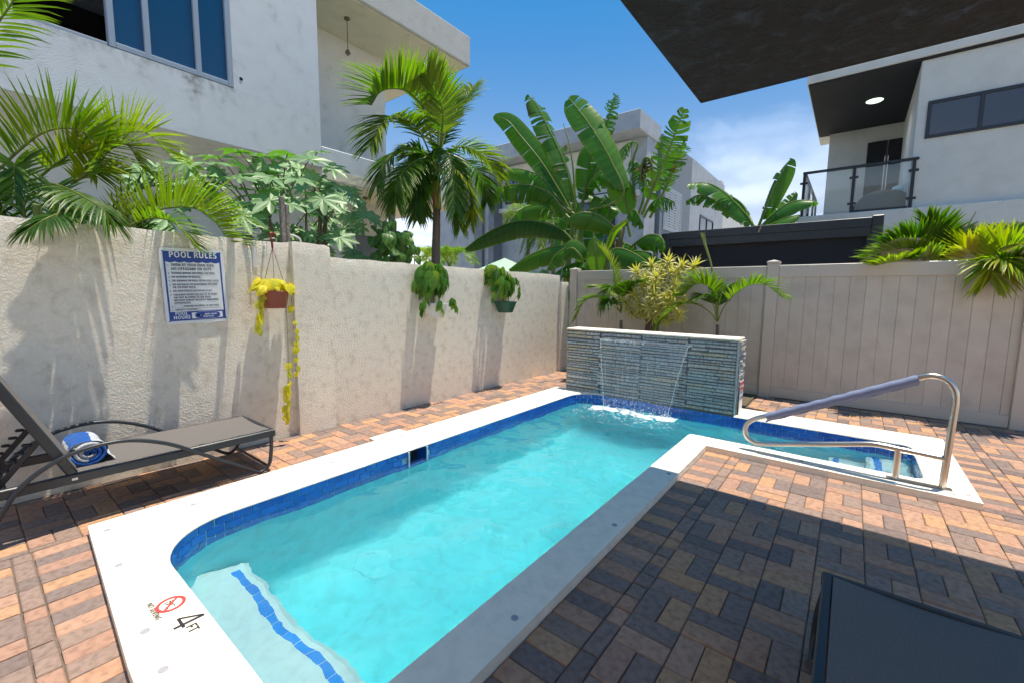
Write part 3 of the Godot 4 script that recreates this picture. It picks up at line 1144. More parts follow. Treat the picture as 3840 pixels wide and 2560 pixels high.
func walls() -> void:
	var t := thing("garden_wall", "cream textured stucco wall along the pool, stepping down in height", "wall")
	part("wall_section", rough_wall(Vector3(-4.42, -0.1, -1.985), Vector3(-4.25, 1.855, 1.6), 2), M.stucco, t)
	part("wall_section", rough_wall(Vector3(-4.42, -0.1, -2.36), Vector3(-4.195, 1.868, -1.985), 3), M.stucco, t)
	part("wall_section", rough_wall(Vector3(-4.42, -0.1, -6.78), Vector3(-4.215, 1.752, -2.36), 4), M.stucco, t)
	part("end_pier", rough_wall(Vector3(-4.36, -0.1, -7.02), Vector3(-4.17, 1.63, -6.782), 5), M.stucco, t)
	# a skirt of plaster swelling at the foot of the middle section
	var sk := Mb.new()
	var pts := PackedVector3Array()
	for j in 9:
		for i in 9:
			var y := j / 8.0 * 1.2
			pts.append(Vector3(-4.194 + 0.035 * pow(1.0 - j / 8.0, 1.5) * sin(PI * (0.15 + 0.8 * i / 8.0)), y, lerpf(-2.36, -1.985, i / 8.0)))
	sk.sheet(pts, 9)
	part("wall_foot", sk, M.stucco, t)

func own_roof() -> void:
	var t := thing("roof_canopy", "black textured roof overhang above the viewer, mottled with pale bloom", "roof")
	var mb := Mb.new()
	box(mb, Vector3(0.17, 3.06, -2.36), Vector3(2.46, 0.32, 2.72), 0.01)
	part("slab", mb, M.black_soffit, t)
	part("column", mbox(Vector3(1.18, 0.0, -1.22), Vector3(1.36, 2.9, -1.04), 0.01), M.white_house, t)
	# the viewer's own house behind the canopy
	var h := thing("own_house", "cream house wall standing behind the viewer, beyond the canopy", "house")
	part("wall", mbox(Vector3(-2.2, -0.1, 1.0), Vector3(4.6, 5.9, 1.3)), M.stucco, h)
	window(h, Vector3(-0.6, 0.02, 0.94), Vector3(1.2, 2.3, 0.998), [0.5], 0.07, M.frame_metal, M.grey_glass, true)

# window set in a wall facing "n" (unit x or z): casing, mullions, panes
func window(parent: Node3D, lo: Vector3, hi: Vector3, cuts: Array, fw: float, frame_mat: Material, glass_mat: Material, along_x: bool) -> Node3D:
	var fr := Mb.new()
	var span := hi - lo
	var across := Vector3(1, 0, 0) if along_x else Vector3(0, 0, 1)
	var deep := span * (Vector3(1, 1, 1) - across - UP)
	var width := span.dot(across)
	var edges := [0.0] + cuts + [1.0]
	for c in edges:
		var ctr: Vector3 = lo + span / 2.0 + across * (c - 0.5) * (width - fw)
		box(fr, ctr, across * fw + UP * span.y + deep, 0.006)
	for y in [lo.y + fw / 2, hi.y - fw / 2]:
		box(fr, Vector3((lo.x + hi.x) / 2, y, (lo.z + hi.z) / 2), across * (width - fw * 2.0) + UP * fw + deep * 0.96, 0.004)
	var w := part("window", fr, frame_mat, parent)
	for k in edges.size() - 1:
		var a: float = edges[k]
		var b: float = edges[k + 1]
		var g := Mb.new()
		var ctr: Vector3 = lo + span / 2.0 + across * ((a + b) / 2 - 0.5) * (width - fw)
		box(g, ctr, across * ((b - a) * (width - fw) - fw * 0.6) + UP * (span.y - fw * 1.6) + deep * 0.2)
		part("pane", g, glass_mat, w)
	return w

func left_house() -> void:
	var t := thing("grey_house", "weathered pale grey concrete house behind the garden wall, with balcony", "house")
	# upper storey block with a wide window opening
	var f := Mb.new()
	for q in [[Vector3(-12, 3.42, -3.845), Vector3(-7.0, 4.2, 3.0)], [Vector3(-12, 4.2, -3.845), Vector3(-7.0, 6.35, -2.60)], [Vector3(-12, 4.2, -0.58), Vector3(-7.0, 6.35, 3.0)], [Vector3(-12, 5.75, -2.60), Vector3(-7.0, 6.35, -0.58)]]:
		var lo: Vector3 = q[0]
		var hi: Vector3 = q[1]
		box(f, (lo + hi) / 2, hi - lo, 0.0)
	part("upper_wall", f, M.facade, t)
	# plaster face below the window, with grime run down from the sill
	var face := PackedVector3Array()
	var soot := PackedColorArray()
	var fn := FastNoiseLite.new()
	fn.seed = 21
	fn.frequency = 2.5
	fn.fractal_octaves = 5
	for j in 40:
		for i in 220:
			var y := lerpf(3.425, 4.195, j / 39.0)
			var z := lerpf(-3.84, 0.6, i / 219.0)
			face.append(Vector3(-6.993, y, z))
			var under := 4.2 - y
			var run_ := 0.0
			for q in [[-2.12, 0.07, 0.42, 0.85], [-2.32, 0.05, 0.20, 0.7], [-1.60, 0.09, 0.30, 0.4], [-1.15, 0.12, 0.18, 0.35], [-2.55, 0.06, 0.12, 0.6], [-0.8, 0.15, 0.1, 0.3]]:
				var w = absf(z - q[0] + fn.get_noise_2d(y * 3.0, z) * 0.12) / q[1]
				run_ = maxf(run_, q[3] * exp(-w * w) * smoothstep(q[2] * 1.3, 0.0, under + fn.get_noise_2d(z * 6.0, y * 2.0) * 0.08))
			run_ = maxf(run_, 0.35 * smoothstep(0.10, 0.0, under + fn.get_noise_2d(z * 3.0, 4.0) * 0.12)) * (1.0 if z < -0.6 and z > -2.62 else 0.3)
			soot.append(Color(1, 1, 1).lerp(Color(0.30, 0.26, 0.23), clampf(run_ * (0.7 + fn.get_noise_2d(z * 5, y * 5)), 0, 0.9)))
	var fm := Mb.new()
	fm.sheet(face, 220, soot)
	part("plaster_face", fm, M.facade, t)
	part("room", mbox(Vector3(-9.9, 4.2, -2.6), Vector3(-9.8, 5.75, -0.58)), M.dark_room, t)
	var w := window(t, Vector3(-7.10, 4.205, -2.595), Vector3(-6.99, 5.745, -1.31), [0.3, 0.73], 0.062, M.alu, M.dark_glass, false)
	var sash := Mb.new()
	box(sash, Vector3(-7.04, 4.24, -1.93), Vector3(0.05, 0.05, 1.2), 0.005)
	part("sash_rail", sash, M.alu, w)
	var track := mbox(Vector3(-7.08, 4.20, -1.30), Vector3(-7.0, 4.235, -0.585), 0.004)
	part("sill_track", track, M.alu, t)
	# set-back ground floor and recessed balcony wall
	part("lower_wall", mbox(Vector3(-12, -0.1, -5.0), Vector3(-7.9, 3.42, 3.0)), M.facade, t)
	part("recess_wall", mbox(Vector3(-12, -0.1, -6.05), Vector3(-8.3, 6.34, -3.846)), M.facade_b, t)
	part("balcony", mbox(Vector3(-9.5, 3.26, -7.02), Vector3(-7.0, 3.42, -3.847)), M.soffit, t)
	var par := Mb.new()
	box(par, Vector3(-7.07, 3.51, -5.435), Vector3(0.13, 0.51, 3.18), 0.012)
	box(par, Vector3(-8.3, 3.51, -6.955), Vector3(2.32, 0.50, 0.13), 0.012)
	part("parapet", par, M.facade, t)
	var roof := Mb.new()
	box(roof, Vector3(-9.5, 6.66, -2.2), Vector3(4.99, 0.61, 10.32), 0.02)
	part("roof_slab", roof, M.concrete, t)
	part("roof_soffit", mbox(Vector3(-11.9, 6.338, -7.3), Vector3(-7.06, 6.353, -3.85)), M.soffit, t)
	part("door", mbox(Vector3(-8.29, 0.0, -5.95), Vector3(-8.26, 2.6, -5.2), 0.01), M.slate_house, t)
	for q in [[Vector3(-7.6, 6.34, -4.75), 0.55], [Vector3(-7.7, 3.25, -5.1), 0.30]]:
		var c := Mb.new()
		rod(c, q[0], q[0] - Vector3(0, q[1], 0), 0.008, 6)
		lathe(c, q[0] - Vector3(0, 0.03, 0), [Vector2(0.0, 0.0), Vector2(0.05, 0.0), Vector2(0.05, 0.025)], 12)
		lathe(c, q[0] - Vector3(0, q[1] + 0.05, 0), [Vector2(0.0, -0.06), Vector2(0.05, 0.0), Vector2(0.03, 0.05), Vector2(0.0, 0.06)], 12)
		part("hanging_cable", c, M.twig, t)
	var vent := Mb.new()
	lathe(vent, Vector3(-6.998, 4.36, -2.70), [Vector2(0.0, 0.003), Vector2(0.022, 0.003), Vector2(0.024, 0.0)], 12, Basis(Vector3(0, 0, 1), -PI / 2))
	part("weep_hole", vent, M.dark_room, t)

func far_house() -> void:
	var t := thing("long_house", "long two storey white and grey house beyond the banana plants", "house")
	# front towards the pool
	part("front_wall", mbox(Vector3(-15.9, -0.1, -15.5), Vector3(-5.75, 6.7, -14.5)), M.pale_house, t)
	part("recess", mbox(Vector3(-11.9, 4.95, -14.49), Vector3(-6.3, 6.6, -14.44)), M.white_house, t)
	part("ledge", mbox(Vector3(-11.95, 4.75, -14.5), Vector3(-5.9, 4.92, -14.25), 0.01), M.white_house, t)
	part("pilaster", mbox(Vector3(-13.05, -0.1, -14.5), Vector3(-12.6, 6.66, -13.95), 0.01), M.slate_house, t)
	part("pilaster", mbox(Vector3(-12.6, -0.1, -14.5), Vector3(-12.25, 6.66, -14.1), 0.01), M.pale_house, t)
	part("pilaster", mbox(Vector3(-12.25, -0.1, -14.5), Vector3(-11.95, 6.66, -13.95), 0.01), M.slate_house, t)
	part("roof_fascia", mbox(Vector3(-12.35, 6.66, -15.6), Vector3(-5.7, 7.26, -13.7), 0.02), M.pale_house, t)
	window(t, Vector3(-15.1, 4.84, -14.5), Vector3(-13.5, 6.0, -14.44), [0.33, 0.66], 0.07, M.alu, M.grey_glass, true)
	window(t, Vector3(-11.7, 5.1, -14.44), Vector3(-10.9, 6.3, -14.38), [0.5], 0.06, M.frame_metal, M.dark_glass, true)
	window(t, Vector3(-8.5, 2.8, -14.5), Vector3(-6.8, 5.0, -14.40), [0.5], 0.06, M.frame_metal, M.dark_glass, true)
	# flank running away from the pool
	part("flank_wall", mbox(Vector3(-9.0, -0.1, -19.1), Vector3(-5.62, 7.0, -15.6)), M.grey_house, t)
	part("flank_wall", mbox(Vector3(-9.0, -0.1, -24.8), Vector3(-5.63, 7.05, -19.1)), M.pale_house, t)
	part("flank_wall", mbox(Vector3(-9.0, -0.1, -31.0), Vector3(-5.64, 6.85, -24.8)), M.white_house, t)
	part("roof_upstand", mbox(Vector3(-6.5, 7.26, -15.0), Vector3(-5.9, 7.45, -14.4), 0.01), M.pale_house, t)
	part("roof_upstand", mbox(Vector3(-6.1, 7.0, -24.9), Vector3(-5.7, 7.25, -24.3), 0.01), M.white_house, t)
	window(t, Vector3(-5.66, 3.8, -17.9), Vector3(-5.58, 5.35, -15.9), [0.33, 0.66], 0.08, M.alu, M.blind, false)
	for k in 15:
		var s := Mb.new()
		box(s, Vector3(-5.585, 3.9 + k * 0.095, -16.9), Vector3(0.012, 0.05, 1.8))
		part("blind_slat", s, M.blind, t)
	window(t, Vector3(-5.67, 2.6, -22.9), Vector3(-5.59, 5.0, -20.6), [0.5], 0.08, M.frame_metal, M.grey_glass, false)
	var rail := thing("roof_railing", "thin dark metal railing seen between the grey house and the palm trunk", "railing")
	for k in 8:
		part("baluster", mbox(Vector3(-17.6 + k * 0.42, 1.2, -13.03), Vector3(-17.57 + k * 0.42, 3.02, -13.0)), M.frame_metal, rail)
	part("top_rail", mbox(Vector3(-17.7, 3.0, -13.05), Vector3(-14.4, 3.06, -12.98)), M.frame_metal, rail)
	part("mid_rail", mbox(Vector3(-17.7, 2.4, -13.04), Vector3(-14.4, 2.44, -12.99)), M.frame_metal, rail)

func right_house() -> void:
	var t := thing("white_house", "white two storey house with black soffit and glass balcony", "house")
	part("roof_slab", mbox(Vector3(-1.06, 5.695, -15.5), Vector3(5.5, 5.845, -10.98), 0.008), M.white_house, t)
	part("soffit", mbox(Vector3(-1.035, 5.66, -14.6), Vector3(5.4, 5.697, -11.012)), M.black_ceiling, t)
	part("front_wall", mbox(Vector3(0.66, 3.07, -15.0), Vector3(5.4, 5.66, -11.06), 0.01), M.white_house, t)
	part("back_wall", mbox(Vector3(-0.80, 3.07, -15.0), Vector3(0.66, 5.66, -14.5)), M.white_house, t)
	part("floor_slab", mbox(Vector3(-1.06, 2.68, -15.2), Vector3(5.5, 3.07, -10.98), 0.01), M.white_house, t)
	part("lower_wall", mbox(Vector3(-0.9, -0.1, -15.0), Vector3(5.4, 2.68, -13.2)), mat("tan_wall", Color(0.36, 0.30, 0.24), 0.9), t)
	window(t, Vector3(0.80, 4.28, -11.08), Vector3(3.2, 4.925, -11.03), [0.28, 0.64], 0.055, M.frame_metal, M.grey_glass, true)
	for k in 2:
		var d := mbox(Vector3(0.0 + k * 0.40, 3.08, -14.50), Vector3(0.375 + k * 0.40, 5.28, -14.44), 0.006)
		var dd := part("door", d, M.black_ceiling, t)
		part("handle", mbox(Vector3(0.35 + k * 0.06, 3.5, -14.44), Vector3(0.365 + k * 0.06, 4.9, -14.41)), M.steel, dd)
	var lamp := Mb.new()
	lathe(lamp, Vector3(0.045, 5.655, -12.62), [Vector2(0.0, -0.012), Vector2(0.13, -0.012), Vector2(0.15, 0.0), Vector2(0.15, 0.02)], 24)
	var lm := mat("lamp_disc", Color(0.8, 0.85, 0.78), 0.5)
	lm.emission_enabled = true
	lm.emission = Color(0.9, 1.0, 0.9)
	lm.emission_energy_multiplier = 0.5
	part("ceiling_lamp", lamp, lm, t)
	var lt := SpotLight3D.new()
	lt.name = "ceiling_lamp_light"
	lt.light_energy = 0.25
	lt.light_size = 0.12
	lt.spot_angle = 70.0
	lt.spot_range = 12.0
	lt.spot_attenuation = 2.0
	lt.shadow_enabled = true
	lt.position = Vector3(0.045, 5.62, -12.62)
	lt.rotation.x = -PI / 2
	add_child(lt)
	# balcony balustrade: posts, rail, glass
	var b := thing("glass_balustrade", "black framed glass balustrade on the white house balcony", "balustrade")
	for q in [[-0.98, -11.05], [-0.165, -11.05], [0.70, -11.05], [-0.98, -12.3], [-0.98, -13.5], [-0.98, -14.4]]:
		var ps := part("post", mbox(Vector3(q[0] - 0.025, 3.07, q[1] - 0.025), Vector3(q[0] + 0.025, 3.93, q[1] + 0.025), 0.004), M.black_metal, b)
		for y in [3.25, 3.75]:
			part("clamp", mbox(Vector3(q[0] - 0.07, y - 0.02, q[1] - 0.02), Vector3(q[0] + 0.07, y + 0.02, q[1] + 0.02)) if q[1] > -11.1 else mbox(Vector3(q[0] - 0.02, y - 0.02, q[1] - 0.07), Vector3(q[0] + 0.02, y + 0.02, q[1] + 0.07)), M.black_metal, ps)
	part("top_rail", mbox(Vector3(-1.01, 3.932, -11.085), Vector3(0.76, 3.975, -11.015), 0.004), M.black_metal, b)
	part("top_rail", mbox(Vector3(-1.01, 3.932, -14.45), Vector3(-0.95, 3.975, -11.087), 0.004), M.black_metal, b)
	for q in [[-0.93, -0.21], [-0.12, 0.655]]:
		part("glass_panel", mbox(Vector3(q[0], 3.12, -11.054), Vector3(q[1], 3.91, -11.046)), M.pane, b)
	for q in [[-12.26, -11.1], [-13.46, -12.34], [-14.36, -13.54]]:
		part("glass_panel", mbox(Vector3(-0.984, 3.12, q[0]), Vector3(-0.976, 3.91, q[1])), M.pane, b)
	part("bottom_rail", mbox(Vector3(-0.12, 3.075, -11.07), Vector3(0.66, 3.115, -11.03)), M.black_metal, b)
	var g := thing("covered_grill", "dark grey covered grill standing behind the balcony glass", "grill")
	var mb := Mb.new()
	var pts := PackedVector3Array()
	for j in 9:
		for i in 25:
			var a := TAU * (i % 24) / 24.0
			var y := j / 8.0
			var k := pow(1.0 - pow(y, 2.4), 0.42)
			pts.append(Vector3(0.33 + 0.48 * cos(a) * k, 3.075 + 0.52 * y, -11.75 + 0.33 * sin(a) * k))
	mb.sheet(pts, 25, PackedColorArray(), true, true)
	part("cover", mb, mat("grill_cover", Color(0.05, 0.05, 0.055), 0.6), g)
	part("side_shelf", mbox(Vector3(-0.2, 3.075, -11.9), Vector3(-0.1, 3.3, -11.55), 0.01), M.frame_metal, g)
	var ball := Mb.new()
	lathe(ball, Vector3(0.60, 3.62, -12.4), [Vector2(0, -0.17), Vector2(0.1, -0.14), Vector2(0.155, -0.05), Vector2(0.16, 0.04), Vector2(0.11, 0.12), Vector2(0, 0.16)], 20)
	lathe(ball, Vector3(0.60, 3.075, -12.4), [Vector2(0.16, 0.0), Vector2(0.05, 0.04), Vector2(0.04, 0.4)], 16)
	tag(part("stool", ball, mat("blue_seat", Color(0.35, 0.55, 0.62), 0.5), self), "pale blue round stool top behind the covered grill", "stool")

func black_screen() -> void:
	var t := thing("black_enclosure", "black framed metal enclosure standing behind the vinyl fence", "enclosure")
	var z := -9.0
	part("corner_post", mbox(Vector3(-3.19, -0.1, z - 0.16), Vector3(-3.03, 2.665, z), 0.01), M.frame_metal, t)
	part("corner_post", mbox(Vector3(0.145, -0.1, z - 0.16), Vector3(0.29, 2.70, z), 0.01), M.frame_metal, t)
	part("top_beam", mbox(Vector3(-3.03, 2.53, z - 0.15), Vector3(0.145, 2.675, z - 0.005), 0.006), M.frame_metal, t)
	part("lower_beam", mbox(Vector3(-3.03, 2.385, z - 0.14), Vector3(0.145, 2.528, z - 0.02), 0.004), M.frame_metal, t)
	part("side_stile", mbox(Vector3(-3.03, -0.1, z - 0.14), Vector3(-2.97, 2.383, z - 0.02), 0.004), M.frame_metal, t)
	part("side_stile", mbox(Vector3(0.10, -0.1, z - 0.14), Vector3(0.145, 2.383, z - 0.02), 0.004), M.frame_metal, t)
	part("panel", mbox(Vector3(-2.97, -0.1, z - 0.12), Vector3(0.10, 2.384, z - 0.09)), M.black_ceiling, t)
	part("end_panel", mbox(Vector3(-3.18, -0.1, z - 1.0), Vector3(-3.10, 2.6, z - 0.162)), M.frame_metal, t)

# ---------------------------------------------------------------- water wall
func water_wall() -> void:
	var t := thing("water_wall", "slate clad waterfall wall with white cap at the pool end", "water feature")
	var x0 := -3.215
	var x1 := -0.975
	var zf := -5.41
	part("core", mbox(Vector3(x0, -0.16, -5.72), Vector3(x1 - 0.006, 0.905, zf)), M.slate_joint, t)
	var cap := Mb.new()
	box(cap, Vector3((x0 + x1) / 2, 0.915, -5.56), Vector3(x1 - x0 + 0.004, 0.022, 0.345), 0.006)
	part("cap", cap, M.coping, t)
	part("corner_trim", mbox(Vector3(x1 - 0.012, 0.045, zf - 0.02), Vector3(x1 + 0.004, 0.903, zf + 0.020), 0.002), mat("trim", Color(0.34, 0.42, 0.43), 0.4), t)
	var y := 0.045
	var made := 0
	var seams := [x0, x0 + 0.52, x0 + 1.10, x0 + 1.69, x1 - 0.014]
	for panel in 4:
		var pa: float = seams[panel]
		var pb: float = seams[panel + 1]
		y = 0.045
		while y < 0.895:
			var h := r(0.023, 0.052)
			h = minf(h, 0.903 - y)
			var x := pa + (r(-0.035, 0.035) if panel > 0 else 0.0)
			while x < pb - 0.02:
				var l := r(0.10, 0.44)
				if pb - x - l < 0.07:
					l = pb - x
				var low := y + (h * r(0.0, 0.16) if rng.randf() < 0.4 else 0.0)
				var high := y + h - (h * r(0.0, 0.16) if rng.randf() < 0.4 else 0.0)
				var m := Mb.new()
				stone(m, Vector3(l - 0.008, high - low - 0.008, r(0.004, 0.011)))
				put("stone", m.mesh(), M["stone%d" % rng.randi_range(0, 7)], t, at_(Vector3(x + l / 2, (low + high) / 2, zf + 0.004), Basis(Vector3(0, 0, 1), r(-0.012, 0.012))))
				made += 1
				x += l
			y += h
	y = 0.045
	while y < 0.89:
		var h := minf(r(0.018, 0.03), 0.903 - y)
		var z := -5.71
		while z < zf - 0.03:
			var l := minf(r(0.08, 0.2), zf - 0.02 - z)
			if l > 0.03 and made < 480:
				var m := Mb.new()
				stone(m, Vector3(l - 0.006, h - 0.005, r(0.014, 0.032)))
				put("stone", m.mesh(), M["stone%d" % rng.randi_range(0, 7)], t, at_(Vector3(x1 - 0.002, y + h / 2, z + l / 2), Basis(UP, PI / 2)))
				made += 1
			z += l
		y += h
	part("spillway", mbox(Vector3(-2.69, 0.800, -5.5), Vector3(-1.47, 0.812, zf + 0.025), 0.002), M.white_plastic, t)
	var side := thing("warning_sign", "small white sign with red band fixed to the water wall end", "sign", Vector3(x1 + 0.036, 0.0, 0.0))
	part("plate", mbox(Vector3(-0.004, 0.055, -5.62), Vector3(0.0, 0.44, -5.45), 0.001), M.sign_white, side)
	part("red_band", mbox(Vector3(0.0002, 0.33, -5.615), Vector3(0.0012, 0.43, -5.455)), M.red_ink, side)
	for w in [["ATTENTION", 0.36, 0.022, M.sign_white], ["POOL", 0.275, 0.034, M.sign_blue], ["CLOSED", 0.215, 0.030, M.sign_blue]]:
		put("lettering", text(w[0], w[2]), w[3], side, Transform3D(Basis(Vector3(0, 0, -1), UP, Vector3(1, 0, 0)), Vector3(0.0018, w[1], -5.535)))
	falling_water(zf)

# split slate, slightly irregular, longest along x, proud towards +z
func stone(mb: Mb, s: Vector3) -> void:
	var hx := s.x / 2
	var hy := s.y / 2
	var e := minf(0.004, hy * 0.4)
	var j := 0.3 * hy
	var sl := r(-0.012, 0.012) if s.x > 0.08 else 0.0
	var sr := r(-0.014, 0.014) if s.x > 0.08 else 0.0
	var b := [Vector2(-hx - sl * 0.5, -hy + r(0, j)), Vector2(r(-0.2, 0.2) * hx, -hy + r(0, j)), Vector2(hx + sr * 0.5, -hy + r(0, j)), Vector2(hx - sr * 0.5, hy - r(0, j)), Vector2(r(-0.3, 0.3) * hx, hy - r(0, j)), Vector2(-hx + sl * 0.5, hy - r(0, j))]
	var back := []
	var mid := []
	var front := []
	for q in b:
		back.append(Vector3(q.x, q.y, -0.004))
		mid.append(Vector3(q.x, q.y, s.z - 0.004 + r(-0.002, 0.002)))
		front.append(Vector3(q.x * (1.0 - e / maxf(hx, 0.01)), q.y * (1.0 - e / hy), s.z + r(-0.002, 0.003)))
	for k in 6:
		var k2 := (k + 1) % 6
		var o := Vector3((b[k] as Vector2).x + (b[k2] as Vector2).x, ((b[k] as Vector2).y + (b[k2] as Vector2).y) * 8.0, 0.0)
		mb.poly([back[k], back[k2], mid[k2], mid[k]], o)
		mb.poly([mid[k], mid[k2], front[k2], front[k]], o + Vector3(0, 0, 0.02))
	for k in range(1, 5):
		mb.poly([front[0], front[k], front[k + 1]], Vector3(0, 0, 1))

func drop_mesh() -> Mb:
	var mb := Mb.new()
	lathe(mb, Vector3(), [Vector2(0, -1), Vector2(0.7, -0.7), Vector2(1, 0), Vector2(0.7, 0.7), Vector2(0, 1)], 7)
	return mb

func falling_water(zf: float) -> void:
	var fall := Mb.new()
	var top := 0.812
	var lip := zf + 0.026
	var pts := PackedVector3Array()
	var n := 26
	var cols := 60
	var f := FastNoiseLite.new()
	f.seed = 8
	f.frequency = 5.0
	for j in n + 1:
		var t := float(j) / n
		for i in cols + 1:
			var u := float(i) / cols
			var y := lerpf(top, WATER_Y, t * t * 0.35 + t * 0.65)
			var drop := sqrt(maxf(top - y, 0.0))
			var x := lerpf(lerpf(-2.66, -1.50, u), lerpf(-2.50, -1.66, u), t)
			pts.append(Vector3(x, y, lip + drop * 0.20 + f.get_noise_2d(x * 2.2, y * 0.5) * 0.010 * t + 0.0012 * sin(x * 70.0 + y * 5.0) * t))
	fall.sheet(pts, cols + 1, PackedColorArray(), false, true)
	var o := setting("waterfall", fall, M.fall, "thin clear sheet of water falling from the slot into the pool")
	# ropes of water at the edges and torn filaments
	var ropes := Mb.new()
	for k in 11:
		var u: float = 0.0 if k == 0 else (1.0 if k == 1 else r(0.04, 0.75))
		var t0: float = 0.0 if k < 2 else r(0.15, 0.7)
		var t1: float = 1.0 if k < 2 else minf(t0 + r(0.12, 0.35), 1.0)
		var line := PackedVector3Array()
		for e in 30:
			var t := lerpf(t0, t1, e / 29.0)
			var y := lerpf(top, WATER_Y, t * t * 0.35 + t * 0.65)
			var x := lerpf(lerpf(-2.66, -1.50, u), lerpf(-2.50, -1.66, u), t)
			line.append(Vector3(x + r(-0.003, 0.003), y, lip + sqrt(maxf(top - y, 0.0)) * 0.20 + 0.006 + r(-0.002, 0.002)))
		tube(ropes, line, 0.0022 if k < 2 else 0.0016, 0.0028 if k < 2 else 0.0014, 6)
	part("water_rope", ropes, M.foam, o)
	var beads := MultiMesh.new()
	beads.transform_format = MultiMesh.TRANSFORM_3D
	var ts := []
	for k in 130:
		var u := 0.0 if k % 3 == 0 else (1.0 if k % 3 == 1 else r(0.0, 0.8))
		var t := r(0.0, 1.0)
		var y := lerpf(top, WATER_Y, t)
		var x := lerpf(lerpf(-2.66, -1.50, u), lerpf(-2.50, -1.66, u), t) + r(-0.012, 0.012) * (1.0 + t)
		ts.append([Vector3(x, y, lip + sqrt(top - y) * 0.20 + r(0.0, 0.02)), r(0.0018, 0.0045), r(1.0, 2.4)])
	for c in [-2.60, -2.55, -2.52, -2.43, -2.38, -2.33, -2.30, -2.24, -2.19, -2.07, -2.57, -2.36]:
		for k in 14:
			ts.append([Vector3(c + r(-0.02, 0.02), top - r(-0.01, 0.035), lip + r(0.0, 0.035)), r(0.002, 0.006), 1.0])
	for k in 420:
		var c: float = [-2.45, -2.32, -2.2, -2.08, -1.98, -1.85, -1.72, -1.66][k % 8]
		var up := pow(rng.randf(), 2.0)
		ts.append([Vector3(c + r(-0.05, 0.05) * (0.5 + up), WATER_Y + up * 0.20, -5.19 + r(-0.06, 0.08)), r(0.0015, 0.005) * (1.2 - up * 0.6), r(1.0, 2.2)])
	beads.mesh = drop_mesh().mesh()
	beads.instance_count = ts.size()
	for k in ts.size():
		beads.set_instance_transform(k, Transform3D(Basis().scaled(Vector3(ts[k][1], ts[k][1] * ts[k][2], ts[k][1])), ts[k][0]))
	multi("water_drops", beads, M.foam, "bright drops of water scattered along the waterfall and splash")
	# froth where the sheet lands
	var ff := MultiMesh.new()
	ff.transform_format = MultiMesh.TRANSFORM_3D
	ts = []
	var fno := FastNoiseLite.new()
	fno.seed = 4
	fno.frequency = 7.0
	for k in 9000:
		var x := r(-2.62, -1.56)
		var q := rng.randfn(0.0, 1.0)
		var z := -5.13 + q * (0.045 + 0.05 * absf(sin(x * 7.0 + 1.0))) + 0.04 * sin(x * 9.0)
		var edge := absf(q)
		if k % 3 == 0:
			x = r(-2.8, -1.4)
			z = -4.98 + rng.randfn(0.0, 1.0) * 0.17
			edge = 3.0
		if fno.get_noise_2d(x * 1.3, z * 1.8) < (-0.25 if edge < 1.2 else 0.08) + rng.randf() * 0.25:
			continue
		var s := r(0.0025, 0.0085) * (1.0 if edge < 1.2 else 0.6)
		ts.append([Vector3(x, WATER_Y + 0.004 + r(0.0, 0.02) * maxf(1.0 - edge * 0.6, 0.05), z), s])
	ff.mesh = drop_mesh().mesh()
	ff.instance_count = ts.size()
	for k in ts.size():
		ff.set_instance_transform(k, Transform3D(Basis(UP, r(0, 6)).scaled(Vector3(ts[k][1] * r(0.8, 1.8), ts[k][1] * 0.7, ts[k][1])), ts[k][0]))
	multi("foam", ff, M.foam, "white froth on the pool where the waterfall lands")

func multi(called: String, mm: MultiMesh, m: Material, label: String) -> void:
	var o := MultiMeshInstance3D.new()
	o.name = called
	o.multimesh = mm
	o.material_override = m
	o.set_meta("kind", "stuff")
	o.set_meta("label", label)
	add_child(o, true)

func fence() -> void:
	var t := thing("vinyl_fence", "tan vinyl privacy fence closing the far side of the courtyard", "fence")
	var z := -7.02
	for q in [[-4.135, -3.992, 1.845], [-0.975, -0.832, 1.865], [1.45, 1.593, 1.87], [3.9, 4.04, 1.87]]:
		var ps := part("post", mbox(Vector3(q[0], -0.1, z - 0.12), Vector3(q[1], q[2], z + 0.022), 0.006), M.vinyl, t)
		var cap := Mb.new()
		var c := Vector3((q[0] + q[1]) / 2, q[2], z - 0.049)
		box(cap, c + Vector3(0, 0.014, 0), Vector3(0.158, 0.028, 0.158), 0.004)
		for s in [Vector3(1, 0, 0), Vector3(-1, 0, 0), Vector3(0, 0, 1), Vector3(0, 0, -1)]:
			var o: Vector3 = s.cross(UP)
			cap.poly([c + Vector3(0, 0.028, 0) + (s + o) * 0.076, c + Vector3(0, 0.028, 0) + (s - o) * 0.076, c + Vector3(0, 0.052, 0)], s + UP)
		part("post_cap", cap, M.vinyl, ps)
	for span in [[-3.992, -0.975, 1.832], [-0.832, 1.45, 1.838], [1.593, 3.9, 1.84]]:
		part("top_rail", mbox(Vector3(span[0], span[2] - 0.165, z - 0.07), Vector3(span[1], span[2], z), 0.006), M.vinyl, t)
		part("bottom_rail", mbox(Vector3(span[0], 0.0, z - 0.07), Vector3(span[1], 0.14, z), 0.006), M.vinyl, t)
		var x: float = span[0] + 0.002
		while x < span[1] - 0.02:
			var w := minf(0.1555, span[1] - x)
			part("board", mbox(Vector3(x + 0.0005, 0.14, z - 0.045), Vector3(x + w + 0.0008, span[2] - 0.165, z - 0.013), 0.0024), M["board%d" % rng.randi_range(0, 3)], t)
			x += 0.1575

